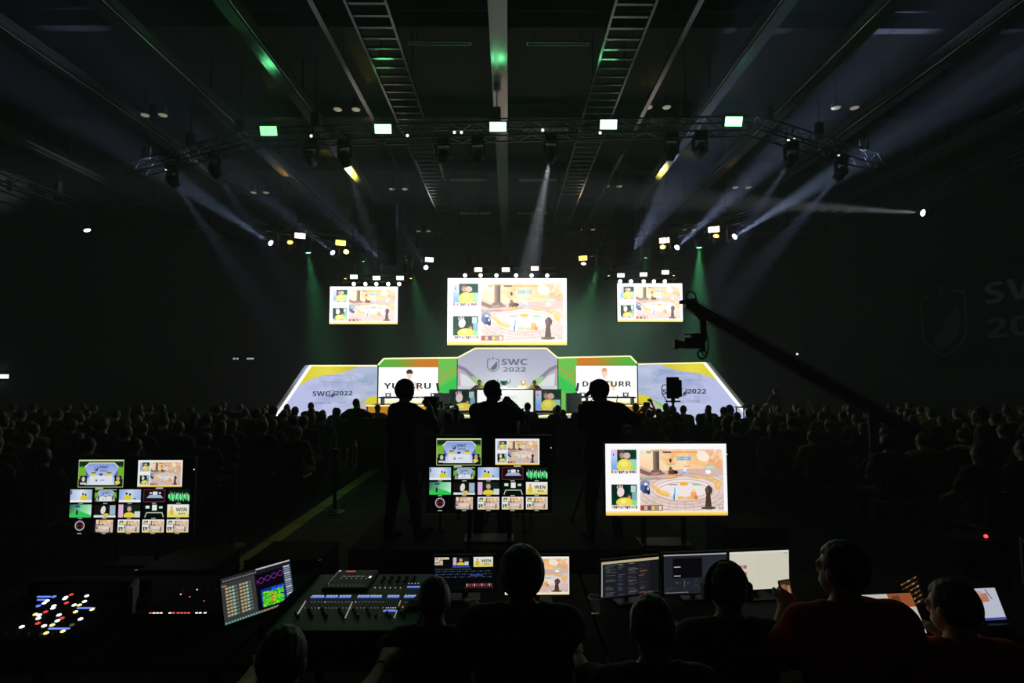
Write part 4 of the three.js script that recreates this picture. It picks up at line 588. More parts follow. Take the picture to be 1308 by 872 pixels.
// casters in yellow behind the desk, facing the hall
const casterGeo = [figure({ ...seat, hair: 'short', cell: 0.03, fine: 0.012, handL: [-0.18, 1.05, -0.3], handR: [0.18, 1.05, -0.3] }), figure({ ...seat, hair: 'short', cell: 0.03, fine: 0.012, size: 0.97, headTurn: 0.5, handL: [-0.14, 1.05, -0.34], handR: [0.18, 1.05, -0.3] })];
const yellowShirt = cloth(0xe8d21e);
[[-1.26, 'caster in yellow with dark hair seated at the desk end, YUKARU side', 0, 0], [-0.78, 'caster in yellow seated between the trophy and another caster', 1, 0], [0.62, 'caster in yellow with lighter hair seated near the trophy', 0, 3], [1.1, 'caster in yellow seated at the desk end, crane side', 1, 1]].forEach(([x, label, v, h]) => {
  const p = dress('person', label, 'casters at the desk', casterGeo[v], { skin: skins[2], shirt: yellowShirt, trousers: jeans[1], hair: hairs[h] }, [x, 0.66, v ? -22.98 : -22.86], Math.PI);
  const c = thing('bar_stool', label.replace('caster in yellow', 'black stool under the caster').slice(0, 90), 'stool', [x, 0.66, v ? -22.98 : -22.86], 0, 'casters stools'); part(c, 'seat', cyl(0.19, 0.19, 0.05, 0, 0.43, 0, 20), M.black); part(c, 'column', cyl(0.025, 0.025, 0.4, 0, 0.21, 0), M.steel); part(c, 'base', cyl(0.17, 0.2, 0.02, 0, 0.01, 0, 20), M.steel);
});

// ---------------------------------------------------------------- partition, riser, televisions
{
  const g = thing('partition', 'low brown partition of upright panels across the aisle', 'partition', [-0.85, 0, -12.4]);
  const pm = [std(0x4a2318, 0.75, 0, { map: plasterTex }), std(0x40201a, 0.75, 0, { map: plasterTex })];
  for (let i = 0; i < 8; i++) part(g, 'panel', rbox(0.64, 1.1, 0.05, 0.01, -2.31 + i * 0.66, 0.6, 0), pm[i % 2]);
  part(g, 'cap_rail', rbox(5.3, 0.05, 0.09, 0.015, 0, 1.17, 0), M.matte); part(g, 'foot_rail', rbox(5.3, 0.05, 0.12, 0.015, 0, 0.025, 0), M.matte);
  const r = thing('camera_riser', 'black camera riser under the three camera operators', 'riser', [0.15, 0, -6.25]);
  for (let i = 0; i < 4; i++) part(r, 'deck_panel', rbox(0.885, 0.05, 1.4, 0.008, -1.34 + i * 0.893, 0.375, 0), M.case);
  part(r, 'front_skirt', box(3.56, 0.34, 0.02, 0, 0.175, 0.69), M.matte); for (const x of [-1.76, -0.6, 0.6, 1.76]) for (const z of [-0.6, 0.6]) part(r, 'leg', box(0.05, 0.35, 0.05, x, 0.175, z), M.steel);
  for (const [x, z, w, h, d, lab] of [[-2.15, -5.5, 0.7, 0.42, 0.6, 'low black flight case beside the riser'], [-2.9, -5.0, 0.62, 0.5, 0.55, 'black flight case between riser and televisions'], [2.55, -5.9, 0.6, 0.6, 0.6, 'black flight case behind the match television']]) {
    const c = thing('flight_case', lab, 'case', [x, 0, z]); part(c, 'shell', rbox(w, h, d, 0.015, 0, h / 2, 0), M.case);
    for (const s of [-1, 1]) { part(c, 'edge_profile', box(0.025, h + 0.004, 0.025, s * w / 2, h / 2, d / 2), M.steel); part(c, 'latch', rbox(0.07, 0.09, 0.015, 0.005, s * w * 0.25, h * 0.68, d / 2 + 0.006), M.steel); } part(c, 'lid_seam', box(w + 0.004, 0.02, d + 0.004, 0, h * 0.68, 0), M.steel);
  }
}
{
  const lid = std(0x8a8420, 0.7), rub = std(0x0d0d0d, 0.9), g = thing('cable_protector', 'yellow lidded cable protector running along the aisle edge', 'cable ramp', [-3.02, 0.012, -5.2]);
  for (let i = 0; i < 9; i++) { const r = part(g, 'ramp_segment', prism([[-0.22, 0], [0.22, 0], [0.13, 0.045], [-0.13, 0.045]], 0.86).translate(0, 0, -0.86), rub); r.position.z = -i * 0.88; part(r, 'lid', box(0.2, 0.012, 0.85, 0, 0.048, -0.43), lid); }
  for (const [x, z, w] of [[-2.76, -8.6, 'with a white tag beside the cable protector'], [-3.5, -6.9, 'nearest the flight cases'], [-2.62, -11.3, 'close to the brown partition']]) { const p = thing('stanchion', `black barrier post ${w}`, 'barrier post', [x, 0.012, z]); part(p, 'base', lathe([[0, 0], [0.16, 0], [0.16, 0.015], [0.03, 0.04], [0, 0.04]], 24), M.black); part(p, 'post', cyl(0.028, 0.028, 0.9, 0, 0.48, 0), M.black); part(p, 'head', cyl(0.035, 0.035, 0.1, 0, 0.95, 0), M.black); if (w[0] === 'w') part(p, 'tag', rbox(0.14, 0.05, 0.01, 0.003, 0.02, 0.06, 0.16), std(0xe8ece8, 0.6)); }
}
function television(x, y, z, w, h, turn, mat, label, lamp) {
  const g = thing('television', label, 'television', [x, 0, z], turn);
  const b = part(g, 'bezel', rbox(w + 0.03, h + 0.03, 0.05, 0.01, 0, y, -0.026), M.black); part(b, 'display_face', new THREE.PlaneGeometry(w, h).translate(0, y, 0.0005), mat); part(g, 'rear_shell', rbox(w * 0.6, h * 0.5, 0.06, 0.02, 0, y - 0.03, -0.075), M.plastic);
  part(g, 'status_led_light', new THREE.SphereGeometry(0.004, 8, 6).translate(w / 2 + 0.009, y + h * 0.35, 0.001), glow(0xffffff, 2));
  const top = y - h / 2; for (const s of [-1, 1]) { part(g, 'stand_post', rod(V(s * 0.2, 0.05, -0.13), V(s * 0.2, y, -0.13), 0.025, 10), M.black); part(g, 'stand_foot', rbox(0.07, 0.05, 0.55, 0.02, s * 0.2, 0.026, -0.1), M.black); } part(g, 'shelf', rbox(0.5, 0.03, 0.28, 0.01, 0, Math.max(0.3, top - 0.3), -0.13), M.black); part(g, 'wall_plate', box(0.46, 0.3, 0.03, 0, y, -0.115), M.black);
  const l = new THREE.RectAreaLight(0xffffff, lamp, w, h); l.name = 'screen_light'; l.position.set(0, y, 0.02); l.rotation.y = Math.PI; g.add(l);
}
const mv = shown(multiview, 0.85), pg = shown(programme, 1);
television(-3.69, 1.0, -5.3, 1.2, 0.735, 0, mv, 'large multiview television standing before the dark seats, apart from the others', 0.1);
television(-0.195, 1.21, -5.3, 1.2, 0.725, 0, mv, 'large multiview television between two camera operators', 0.1);
television(1.548, 1.155, -5.3, 1.195, 0.695, 0, pg, 'large television showing the arena match below the operator in a hat', 0.18);

// ---------------------------------------------------------------- cameras and operators
function tripod(x, y0, z, h, turn, label, bars = [0.16, 0.5]) {
  const g = thing('tripod', label, 'tripod', [x, y0, z], turn);
  part(g, 'fluid_head', [cyl(0.06, 0.05, 0.07, 0, h - 0.1, 0), rbox(0.11, 0.1, 0.13, 0.02, 0, h - 0.05, 0), rbox(0.09, 0.015, 0.22, 0.005, 0, h - 0.007, 0)], M.black); part(g, 'bowl', cyl(0.07, 0.04, 0.08, 0, h - 0.17, 0), M.black);
  for (let i = 0; i < 3; i++) { const a = i * 2.0944 + 0.5, d = V(Math.sin(a), 0, Math.cos(a)), f = d.clone().multiplyScalar(0.34).setY(0.02), t = d.clone().multiplyScalar(0.05).setY(h - 0.18); const l = part(g, 'leg', [rod(f, t, 0.014, 8, 0.02), rod(f.clone().lerp(t, 0.45), t, 0.024, 8)], M.black); part(l, 'foot', rbox(0.05, 0.03, 0.05, 0.01, f.x, 0.016, f.z), M.rubber); part(g, 'spreader', rod(V(0, h * 0.28, 0), f.clone().lerp(t, 0.28), 0.01, 6), M.black); }
  for (const s of [-1, 1]) { const a = V(s * 0.05, h - 0.05, 0.06), b = V(s * bars[0], h - 0.18, bars[1]); const p = part(g, 'pan_bar', rod(a, b, 0.01, 8), M.black); part(p, 'grip', rod(b.clone().lerp(a, 0.28), b, 0.017, 8), M.rubber); }
  return g;
}
function broadcastCamera(x, y, z, turn, label, big = 1) {
  const g = thing('broadcast_camera', label, 'camera', [x, y, z], turn);
  part(g, 'camera_body', [rbox(0.13, 0.2, 0.3, 0.02, 0, 0.11, 0.02), rbox(0.11, 0.15, 0.08, 0.015, 0, 0.1, 0.2)], M.plastic); part(g, 'handle', [rbox(0.03, 0.03, 0.24, 0.012, 0, 0.285, -0.02), rbox(0.03, 0.08, 0.03, 0.01, 0, 0.24, -0.12), rbox(0.03, 0.08, 0.03, 0.01, 0, 0.24, 0.08)], M.black);
  const l = part(g, 'lens', lathe([[0, 0], [0.06, 0], [0.06, 0.08], [0.052, 0.09], [0.055, 0.2], [0.066, 0.24], [0.066, 0.28], [0.05, 0.28]].map(([a, b]) => [a * big, b * big]), 24).rotateX(-Math.PI / 2).translate(0, 0.11, -0.12), M.black); part(l, 'hood', rbox(0.17 * big, 0.13 * big, 0.07, 0.01, 0, 0.11, -0.12 - 0.3 * big), M.black); part(l, 'servo_grip', rbox(0.05, 0.1, 0.13, 0.02, 0.08, 0.1, -0.22), M.black);
  const v = part(g, 'viewfinder', [rbox(0.17, 0.12, 0.1, 0.015, -0.1, 0.3, -0.04), rbox(0.03, 0.05, 0.05, 0.01, -0.02, 0.25, -0.03)], M.black); part(v, 'eye_hood', new THREE.CylinderGeometry(0.07, 0.09, 0.07, 4, 1, true).rotateY(Math.PI / 4).rotateX(Math.PI / 2).translate(-0.1, 0.3, 0.045), M.rubber);
  part(g, 'tally_light', rbox(0.03, 0.015, 0.01, 0.003, 0.02, 0.215, 0.245), glow(new THREE.Color(1, 0.1, 0.05), 0.15)); part(g, 'shotgun_microphone', cyl(0.012, 0.012, 0.2, 0, 0, 0, 10).rotateX(Math.PI / 2).translate(0.09, 0.26, -0.1), M.black);
  part(g, 'cable', tube([V(0.03, 0.06, 0.24), V(0.06, -0.15, 0.32), V(0.02, -0.6, 0.2), V(0.05, -1, 0.05)], 0.008, 20, 6), M.rubber); return g;
}
const darkTee = cloth(0x0e0f11), darkTrousers = cloth(0x0c0d0f);
const stand = { pelvis: [0, 0.93, 0], cell: 0.02, fine: 0.006, sleeve: 'short' };
{
  const ry = 0.4, mats = (h, sk = 0) => ({ skin: skins[sk], shirt: darkTee, trousers: darkTrousers, hair: hairs[h] });
  // operator 1
  const f1 = figure({ ...stand, width: 0.95, turn: -0.8, headTurn: 0.1, nod: 0.05, lean: 0.04, hair: 'full', footL: [-0.14, 0.08, 0.05], footR: [0.15, 0.08, -0.1], handL: [-0.06, 1.22, -0.36], handR: [0.26, 1.42, -0.2], poleR: [0.6, -0.6, 0.2], palmL: [0.6, 0, -0.2], palmR: [-0.8, 0, -0.2], curlL: 1.3, curlR: 1.2 });
  const p1 = dress('person', 'camera operator with thick hair and headset at the camera before the YUKARU screen', undefined, f1, mats(0), [-1.17, ry, -5.95], 0); headset(p1, f1.head);
  tripod(-0.86, ry, -6.5, 1.16, -0.25, 'black tripod under the camera nearest the YUKARU screen', [0.2, 0.42]); broadcastCamera(-0.86, ry + 1.16, -6.5, -0.25, 'large broadcast camera beside the operator with thick hair', 1.15);
  // operator 2
  const f2 = figure({ ...stand, turn: -0.35, headTurn: -0.75, nod: 0.1, lean: 0.06, hair: 'short', footL: [-0.13, 0.08, 0.08], footR: [0.13, 0.08, -0.06], handL: [-0.02, 1.28, -0.42], handR: [0.24, 1.45, -0.3], palmL: [0.5, 0, -0.5], palmR: [-1, 0, 0], curlL: 1.3, curlR: 1.2 });
  const p2 = dress('person', 'camera operator in profile with hands on the camera before the centre wall', undefined, f2, mats(0, 1), [-0.2, ry, -5.95], 0); headset(p2, f2.head, false);
  tripod(0.06, ry, -6.48, 1.1, -0.15, 'black tripod under the camera before the casters desk', [0.18, 0.36]); broadcastCamera(0.06, ry + 1.1, -6.48, -0.15, 'broadcast camera held by the operator in profile');
  // operator 3 with a hat
  const f3 = figure({ ...stand, width: 1.08, turn: 0.12, headTurn: 1.0, nod: 0.22, lean: 0.05, hair: 'short', footL: [-0.16, 0.08, 0.06], footR: [0.15, 0.08, -0.02], handL: [-0.12, 1.2, -0.42], handR: [0.3, 1.17, -0.22], poleR: [0.7, -0.3, 0.3], palmR: [0, -1, 0], palmL: [0.4, -0.6, 0], curlR: 1.5, curlL: 1.4 });
  const p3 = dress('person', 'camera operator wearing a cap and headset before the URR screen', undefined, f3, mats(1), [1.05, ry, -5.95], 0); headset(p3, f3.head);
  const hd = f3.head, hb = new THREE.Matrix4().makeBasis(hd.hr, hd.hu, hd.hf.clone().negate()), hp = hd.H(0, 0.032, -0.012), crown = part(p3, 'cap_crown', new THREE.SphereGeometry(0.112, 28, 12, 0, 6.2832, 0, Math.PI / 2).scale(0.92, 1.05, 1.06).applyMatrix4(hb).translate(hp.x, hp.y, hp.z), cloth(0x121314));
  part(crown, 'bill', prism([[-0.085, 0], [-0.08, 0.07], [-0.04, 0.115], [0.04, 0.115], [0.08, 0.07], [0.085, 0]], 0.012, 0.003).rotateX(-Math.PI / 2).rotateX(-0.5).scale(1, 1, 0.85).translate(0, 0.004, -0.082).applyMatrix4(hb).translate(hp.x, hp.y, hp.z), cloth(0x121314));
  part(p3, 'headset_cord', tube(Array.from({ length: 26 }, (_, i) => V(0.13 + i * 0.004 + Math.sin(i * 1.6) * 0.012, 1.56 - i * 0.022, 0.1 + Math.cos(i * 1.6) * 0.012)), 0.005, 110, 5), M.rubber);
  tripod(1.12, ry, -6.6, 1.1, -0.2, 'black tripod in front of the operator with the cap', [0.2, 0.45]); broadcastCamera(1.1, ry + 1.1, -6.62, 0.05, 'broadcast camera hidden behind the operator with the cap');
}
// people further off
{
  const crew = (spec, label, pos, turn, shirt, h = 0, sk = 0) => { const f = figure({ ...stand, cell: 0.03, fine: 0.012, handCell: 0.009, hair: 'short', ...spec }); return [dress('person', label, undefined, f, { skin: skins[sk], shirt: cloth(shirt), trousers: darkTrousers, hair: hairs[h] }, pos, turn), f]; };
  crew({ size: 0.95, pelvis: [0, 0.88, 0], handL: [-0.2, 1.2, -0.26], handR: [0.2, 1.2, -0.26], poleL: [-1, -0.3, 0.1], poleR: [1, -0.3, 0.1], palmL: [1, 0, 0], palmR: [-1, 0, 0] }, 'standing person with elbows out beside the end of the brown partition', [-3.62, 0, -12.7], 0, 0x141a16);
  crew({ handL: [-0.2, 1.05, -0.35], handR: [0.22, 1.05, -0.35] }, 'stage hand standing at the equipment table near the slanted screen edge', [10.1, 0, -20.2], 0.3, 0x2c3a2c);
  crew({ lean: 0.1, handL: [-0.2, 1.15, -0.3], handR: [0.2, 1.1, -0.34] }, 'crane operator in dark clothes at the counterweight end of the crane', [6.9, 0, -7.7], 0.9, 0x101112);
  const [, ] = crew({ ...seat, cell: 0.03, fine: 0.012, simpleHands: false, handL: [-0.1, 1.36, -0.22], handR: [0.12, 1.36, -0.22], poleL: [-1, -0.4, 0], poleR: [1, -0.4, 0], palmL: [1, 0, 0], palmR: [-1, 0, 0], curlL: 1.4, curlR: 1.4 }, 'seated photographer holding a small camera above the head', [3.42, 0, -13.05], 0, 0x121512);
  const c = thing('photo_camera', 'small photo camera held up by the seated photographer', 'camera', [3.43, 1.42, -13.3]); part(c, 'camera_body', rbox(0.16, 0.1, 0.07, 0.02, 0, 0.05, 0), M.black); part(c, 'lens', cyl(0.038, 0.038, 0.12, 0, 0, 0, 18).rotateX(Math.PI / 2).translate(0, 0.05, -0.09), M.black); part(c, 'flash_unit', rbox(0.07, 0.06, 0.09, 0.012, 0.06, 0.15, 0), M.black); part(c, 'grip', rbox(0.03, 0.1, 0.05, 0.01, 0.07, 0.05, -0.03), M.rubber);
  const t = thing('equipment_table', 'equipment table with gear beside the slanted screen edge', 'table', [9.55, 0, -20.9], 0.15); part(t, 'tabletop', rbox(1.2, 0.04, 0.6, 0.01, 0, 0.95, 0), std(0x5a4a3c, 0.6)); for (const [x, z] of [[-0.55, -0.25], [0.55, -0.25], [-0.55, 0.25], [0.55, 0.25]]) part(t, 'leg', box(0.04, 0.93, 0.04, x, 0.465, z), M.steel);
  const mx = thing('small_mixer', 'small mixer on the equipment table by the slanted screen', 'mixer', [9.5, 0.97, -20.9], 0.15); part(mx, 'case', prism([[-0.2, 0], [0.2, 0], [0.2, 0.12], [-0.2, 0.06]], 0.5).rotateY(-Math.PI / 2).translate(0.25, 0, 0), M.case); part(mx, 'fader_panel', rbox(0.44, 0.01, 0.3, 0.003, 0, 0.095, 0).rotateX(0), M.grey);
}

// ---------------------------------------------------------------- camera crane
{
  const g = thing('camera_crane', 'long black camera crane with the camera hung at its tip', 'crane', [0, 0, 0]);
  const tip = V(3.64, 3.6, -10.6), piv = V(6.02, 1.62, -8.85), dir = piv.clone().sub(tip).normalize(), tail = piv.clone().addScaledVector(dir, 1.1), side = V().crossVectors(dir, V(0, 1, 0)).normalize(), nrm = V().crossVectors(side, dir).normalize();
  const off = (p, a, b) => p.clone().addScaledVector(side, a).addScaledVector(nrm, b);
  for (const a of [-0.07, 0.07]) for (const b of [-0.08, 0.08]) part(g, 'arm_chord', rod(off(tip, a, b), off(tail, a, b * 1.1), 0.022, 8), M.black);
  const L = tip.distanceTo(tail), n = 14, web = []; for (let i = 0; i < n; i++) { const p = tip.clone().addScaledVector(dir, i * L / n), q = tip.clone().addScaledVector(dir, (i + 1) * L / n), s = i % 2 ? 1 : -1; for (const a of [-0.07, 0.07]) web.push(rod(off(p, a, -0.08 * s), off(q, a, 0.08 * s), 0.012, 5)); }
  part(g, 'arm_lacing', web, M.black); part(g, 'arm_skin', bar(off(tip, 0, 0).addScaledVector(dir, 0.1), off(tail, 0, 0), 0.1, 0.12), M.matte); part(g, 'tension_cable', [rod(off(tip, 0.09, 0.14), off(tail, 0.09, 0.14), 0.007, 5), rod(off(tip, -0.09, -0.14), off(tail, -0.09, -0.14), 0.007, 5)], M.black);
  part(g, 'tip_bracket', [rbox(0.24, 0.2, 0.24, 0.03, tip.x, tip.y, tip.z), new THREE.TorusGeometry(0.1, 0.016, 8, 20).translate(tip.x + 0.02, tip.y + 0.16, tip.z), rbox(0.18, 0.07, 0.12, 0.02, tip.x - 0.12, tip.y + 0.05, tip.z)], M.black);
  const hx = tip.x + 0.24, hy = tip.y - 0.62; part(g, 'drop_arm', [rbox(0.13, 0.66, 0.12, 0.03, hx, tip.y - 0.42, tip.z), rod(tip.clone(), V(hx, tip.y - 0.3, tip.z), 0.06, 10)], M.black);
  part(g, 'remote_head', [rbox(0.3, 0.12, 0.14, 0.03, hx - 0.1, hy - 0.02, tip.z), rbox(0.08, 0.34, 0.16, 0.02, hx - 0.02, hy - 0.16, tip.z), new THREE.TorusGeometry(0.09, 0.02, 8, 18).translate(hx - 0.02, hy - 0.38, tip.z)], M.black);
  const cam = part(g, 'hung_camera', [rbox(0.34, 0.22, 0.16, 0.02, hx - 0.22, hy - 0.16, tip.z), rbox(0.1, 0.08, 0.1, 0.02, hx - 0.18, hy + 0.0, tip.z), rbox(0.26, 0.03, 0.06, 0.01, hx - 0.24, hy + 0.02, tip.z)], M.plastic); part(cam, 'lens', cyl(0.07, 0.075, 0.2, 0, 0, 0, 20).rotateZ(Math.PI / 2).translate(hx - 0.45, hy - 0.18, tip.z), M.black); part(cam, 'hood', rbox(0.09, 0.19, 0.19, 0.02, hx - 0.55, hy - 0.18, tip.z), M.black); part(cam, 'cable', tube([V(hx - 0.1, hy - 0.26, tip.z + 0.05), V(hx + 0.02, hy - 0.42, tip.z + 0.06), V(hx + 0.1, hy - 0.2, tip.z + 0.03), V(hx + 0.02, hy + 0.3, tip.z)], 0.014, 20, 6), M.rubber);
  part(g, 'counterweight', [rbox(0.34, 0.34, 0.3, 0.03, tail.x, tail.y, tail.z)], M.case); part(g, 'pedestal', [cyl(0.06, 0.06, 1.5, piv.x, 0.78, piv.z), rbox(0.2, 0.2, 0.2, 0.03, piv.x, 1.55, piv.z)], M.black);
  for (let i = 0; i < 3; i++) { const a = i * 2.0944, p = V(piv.x + Math.sin(a) * 0.62, 0.06, piv.z + Math.cos(a) * 0.62); const l = part(g, 'leg', rod(V(piv.x, 0.9, piv.z), p, 0.03, 8), M.black); part(l, 'wheel', cyl(0.06, 0.06, 0.04, 0, 0, 0, 16).rotateZ(Math.PI / 2).translate(p.x, 0.06, p.z), M.rubber); }
}
// flat panel antenna on a pole
{
  const g = thing('antenna_stand', 'flat black antenna panel on a thin pole among the seats', 'antenna', [2.92, 0, -9.5]);
  const p = part(g, 'antenna_panel', rbox(0.21, 0.38, 0.1, 0.02, 0, 1.96, 0), M.matte); part(p, 'rear_box', rbox(0.14, 0.3, 0.07, 0.015, 0.06, 1.95, 0.08), M.black); part(g, 'pole', [cyl(0.022, 0.022, 1.0, 0, 1.3, 0), cyl(0.03, 0.03, 0.8, 0, 0.45, 0)], M.black); part(g, 'clamp', [rbox(0.26, 0.025, 0.05, 0.008, 0, 1.72, 0), rbox(0.06, 0.1, 0.06, 0.01, 0, 1.74, 0)], M.black);
  part(g, 'cable', tube([V(-0.08, 2.02, 0.03), V(-0.19, 2.0, 0.04), V(-0.2, 1.86, 0.04), V(-0.12, 1.72, 0.03), V(-0.1, 1.5, 0.03), V(-0.03, 1.3, 0.02)], 0.008, 30, 6), M.rubber);
  for (let i = 0; i < 3; i++) { const a = i * 2.0944 + 0.3; part(g, 'leg', rod(V(0, 0.6, 0), V(Math.sin(a) * 0.42, 0.015, Math.cos(a) * 0.42), 0.014, 6), M.black); }
}
// wall fittings
{
  const e = thing('exit_lamp', 'small white lit exit lamp on the wall', 'lamp', [-19.94, 2.15, -21.1], Math.PI / 2); part(e, 'housing', rbox(0.5, 0.2, 0.1, 0.02, 0, 0, 0), M.white); part(e, 'lamp_face', box(0.46, 0.16, 0.01, 0, 0, 0.054), glow(new THREE.Color(0.8, 0.95, 1), 1.4)); const pl = new THREE.PointLight(new THREE.Color(0.8, 0.95, 1), 0.15); pl.name = 'lamp_light'; pl.position.set(0, 0, 0.12); pl.castShadow = true; e.add(pl);
  const s = thing('wall_sign', 'dim wide sign box with small lit marks on the stage end wall', 'sign', [-17.84, 3.33, -35.93]); part(s, 'housing', rbox(1.6, 0.28, 0.1, 0.02), M.matte); for (const x of [-0.62, -0.4, 0.3, 0.46, 0.62]) part(s, 'sign_mark_light', box(0.14, 0.1, 0.012, x, 0, 0.055), glow(new THREE.Color(0.7, 0.75, 0.75), 0.7));
  const r = thing('indicator_lamp', 'small red and white indicator lamp on the stage end wall', 'lamp', [18.3, 3.65, -35.93]); part(r, 'housing', rbox(1.6, 0.14, 0.06, 0.02, 0.55, 0, 0), M.matte); part(r, 'red_lamp', box(0.5, 0.07, 0.012, 0.1, 0, 0.034), glow(new THREE.Color(0.9, 0.25, 0.25), 0.25)); part(r, 'white_lamp', new THREE.SphereGeometry(0.07, 12, 8).translate(1.2, 0, 0.05), glow(0xffffff, 1.2));
  const rd = thing('standby_lamp', 'small red standby lamp on a black box among the dark seats', 'lamp', [3.9, 0, -4.6]); part(rd, 'box', rbox(0.4, 0.82, 0.35, 0.02, 0, 0.41, 0), M.case); part(rd, 'red_lamp', new THREE.SphereGeometry(0.015, 12, 8).translate(0.05, 0.846, 0.12), glow(new THREE.Color(1, 0.04, 0.06), 3));
  const b = thing('wall_banner', 'dark wall banner with grey shield emblem and large SWC 2022 lettering', 'banner', [19.96, 0, -21.1], -Math.PI / 2);
  const bt = canvas(1024, 420, (c, w, h) => { rect(c, '#15181a', 0, 0, w, h); shield(c, 190, 210, 300, '#5a6266', 0.05); wide(c, 'SWC', 625, 128, 120, 1.75, '#8a9294'); wide(c, '2022', 625, 272, 112, 1.75, '#747c7e'); });
  part(b, 'cloth', new THREE.PlaneGeometry(10, 4.2).translate(0, 4.75, 0.012), new THREE.MeshStandardMaterial({ map: canvasTex(bt), roughness: 0.9 })); part(b, 'top_bar', cyl(0.03, 0.03, 10.1, 0, 0, 0, 10).rotateZ(Math.PI / 2).translate(0, 6.87, 0.03), M.steel); part(b, 'bottom_bar', cyl(0.03, 0.03, 10.1, 0, 0, 0, 10).rotateZ(Math.PI / 2).translate(0, 2.63, 0.03), M.steel);
}

// ---------------------------------------------------------------- control desks
function table(x0, x1, label) {
  const g = thing('control_table', label, 'table', [(x0 + x1) / 2, 0, -3.35]), w = x1 - x0; part(g, 'tabletop', rbox(w, 0.04, 1.2, 0.01, 0, 0.72, 0), M.case); part(g, 'modesty_panel', box(w - 0.1, 0.5, 0.02, 0, 0.45, -0.56), M.matte);
  for (const [x, z] of [[-1, -1], [1, -1], [-1, 1], [1, 1]]) part(g, 'leg', box(0.05, 0.7, 0.05, x * (w / 2 - 0.08), 0.35, z * 0.52), M.steel);
}
table(-3.35, -1.42, 'dark control table under the lighting desk'); table(-1.4, 0.5, 'dark control table under the mixing console'); table(0.52, 3.3, 'dark control table under the row of monitors');
const TT = 0.74;
function monitor(pos, turn, recline, w, h, art, k, label, stand = true, lamp = 0.12) {
  const g = thing('monitor', label, 'monitor', [pos[0], TT, pos[2]], turn), y = pos[1] - TT;
  const b = part(g, 'bezel', rbox(w + 0.02, h + 0.024, 0.025, 0.006), M.black); b.position.set(0, y, -0.014); b.rotation.x = -recline; part(b, 'display_face', new THREE.PlaneGeometry(w, h).translate(0, 0, 0.0132), shown(art, k)); part(b, 'rear_shell', rbox(w * 0.7, h * 0.7, 0.03, 0.012, 0, 0, -0.025), M.plastic);
  if (stand) { part(g, 'stand_neck', rod(V(0, 0.01, -0.07), V(0, y, -0.05), 0.02, 10), M.black); part(g, 'stand_base', rbox(0.2, 0.014, 0.17, 0.006, 0, 0.008, -0.05), M.black); } else part(g, 'kickstand', rbox(w * 0.5, 0.01, 0.12, 0.004, 0, 0.006, -0.06).rotateX(0), M.black), part(g, 'kickstand_strut', rod(V(0, 0.01, -0.1), V(0, y, -0.045), 0.01, 8), M.black);
  const l = new THREE.RectAreaLight(0xffffff, lamp, w, h); l.name = 'screen_light'; l.position.set(0, y, 0.02); l.rotation.set(recline, Math.PI, 0, 'YXZ'); g.add(l);
  return g;
}
const analyser = canvas(512, 300, (c, w, h) => {
  rect(c, '#2a2b2e', 0, 0, w, h); rect(c, '#c4c6d0', 250, 0, 262, 10); rect(c, '#1b1c20', 0, 12, w, 22); for (let i = 0; i < 20; i++) rect(c, '#8a8e98', 16 + i * 12, 16, 6, 12);
  rect(c, '#3a3b3d', 0, 36, 236, 250); for (let r = 0; r < 9; r++) for (let k = 0; k < 8; k++) rect(c, (k % 4) < 2 ? '#b9a878' : (k % 4 === 2 ? '#8fc4b4' : '#6d6a55'), 26 + k * 22 - (k > 3 ? -8 : 0), 66 + r * 22, 18, 14); rect(c, '#d88a3a', 6, 50, 30, 8);
  rect(c, '#0a0414', 236, 36, 214, 250); c.strokeStyle = '#b04ad0'; c.lineWidth = 2.5; for (const o of [0, 22]) { c.beginPath(); for (let i = 0; i < 30; i++) c.lineTo(244 + i * 7, 80 + o - i * 0.6 + Math.sin(i * 0.9 + o) * 8); c.stroke(); }
  rect(c, '#0f2f9a', 266, 150, 180, 120); for (let i = 0; i < 240; i++) { const x = 272 + rnd() * 150, y = 168 + rnd() * 96; rect(c, ['#35d21c', '#6dea18', '#1fb53a', '#9cf21a'][i % 4], x, y, 18, 9); } for (let i = 0; i < 26; i++) rect(c, i % 2 ? '#f09a1c' : '#e8561c', 328 + rnd() * 34, 190 + rnd() * 60, 9, 7); for (let i = 0; i < 20; i++) rect(c, '#2a6ff0', 340 + rnd() * 100, 150 + rnd() * 24, 14, 6);
  rect(c, '#47505f', 452, 30, 60, 256); for (let r = 0; r < 15; r++) rect(c, r % 3 ? '#8fa0b8' : '#d8dfe8', 458, 36 + r * 16, 46, 8); rect(c, '#2f6a62', 0, 284, 250, 16); rect(c, '#6a5a3c', 250, 284, 262, 16); for (let i = 0; i < 26; i++) rect(c, '#c9c9bd', 8 + i * 19, 288, 8, 7);
});
monitor([-1.501, 0.878, -3.3], 0.89, 0.34, 0.42, 0.25, analyser, 0.85, 'angled monitor showing audio meters and a green spectrum', false, 0.05);
const switcher = canvas(512, 288, (c, w, h) => {
  rect(c, '#07080c', 0, 0, w, h); broadcast(c, 2, 2, 120, 64); rect(c, '#0a0c0a', 70, 20, 60, 50); feed(c, 7, 156, 4, 132, 66); feed(c, 9, 330, 2, 166, 84); rect(c, '#3a62c8', 150, 78, 150, 10); for (let i = 0; i < 22; i++) rect(c, '#7f8ca8', 10 + i * 14, 100, 6, 5); rect(c, '#2f4fb0', 300, 150, 110, 10);
  for (let r = 0; r < 3; r++) for (let i = 0; i < 24; i++) rect(c, ['#3a4660', '#5a6a88', '#24304a'][(i + r) % 3], 8 + i * 20, 118 + r * 24, 14, 6); for (let i = 0; i < 14; i++) rect(c, i % 4 ? '#a8484a' : '#c9c9c9', 270 + i * 16, 226, 9, 22); rect(c, '#7a2a2e', 250, 256, 250, 5);
});
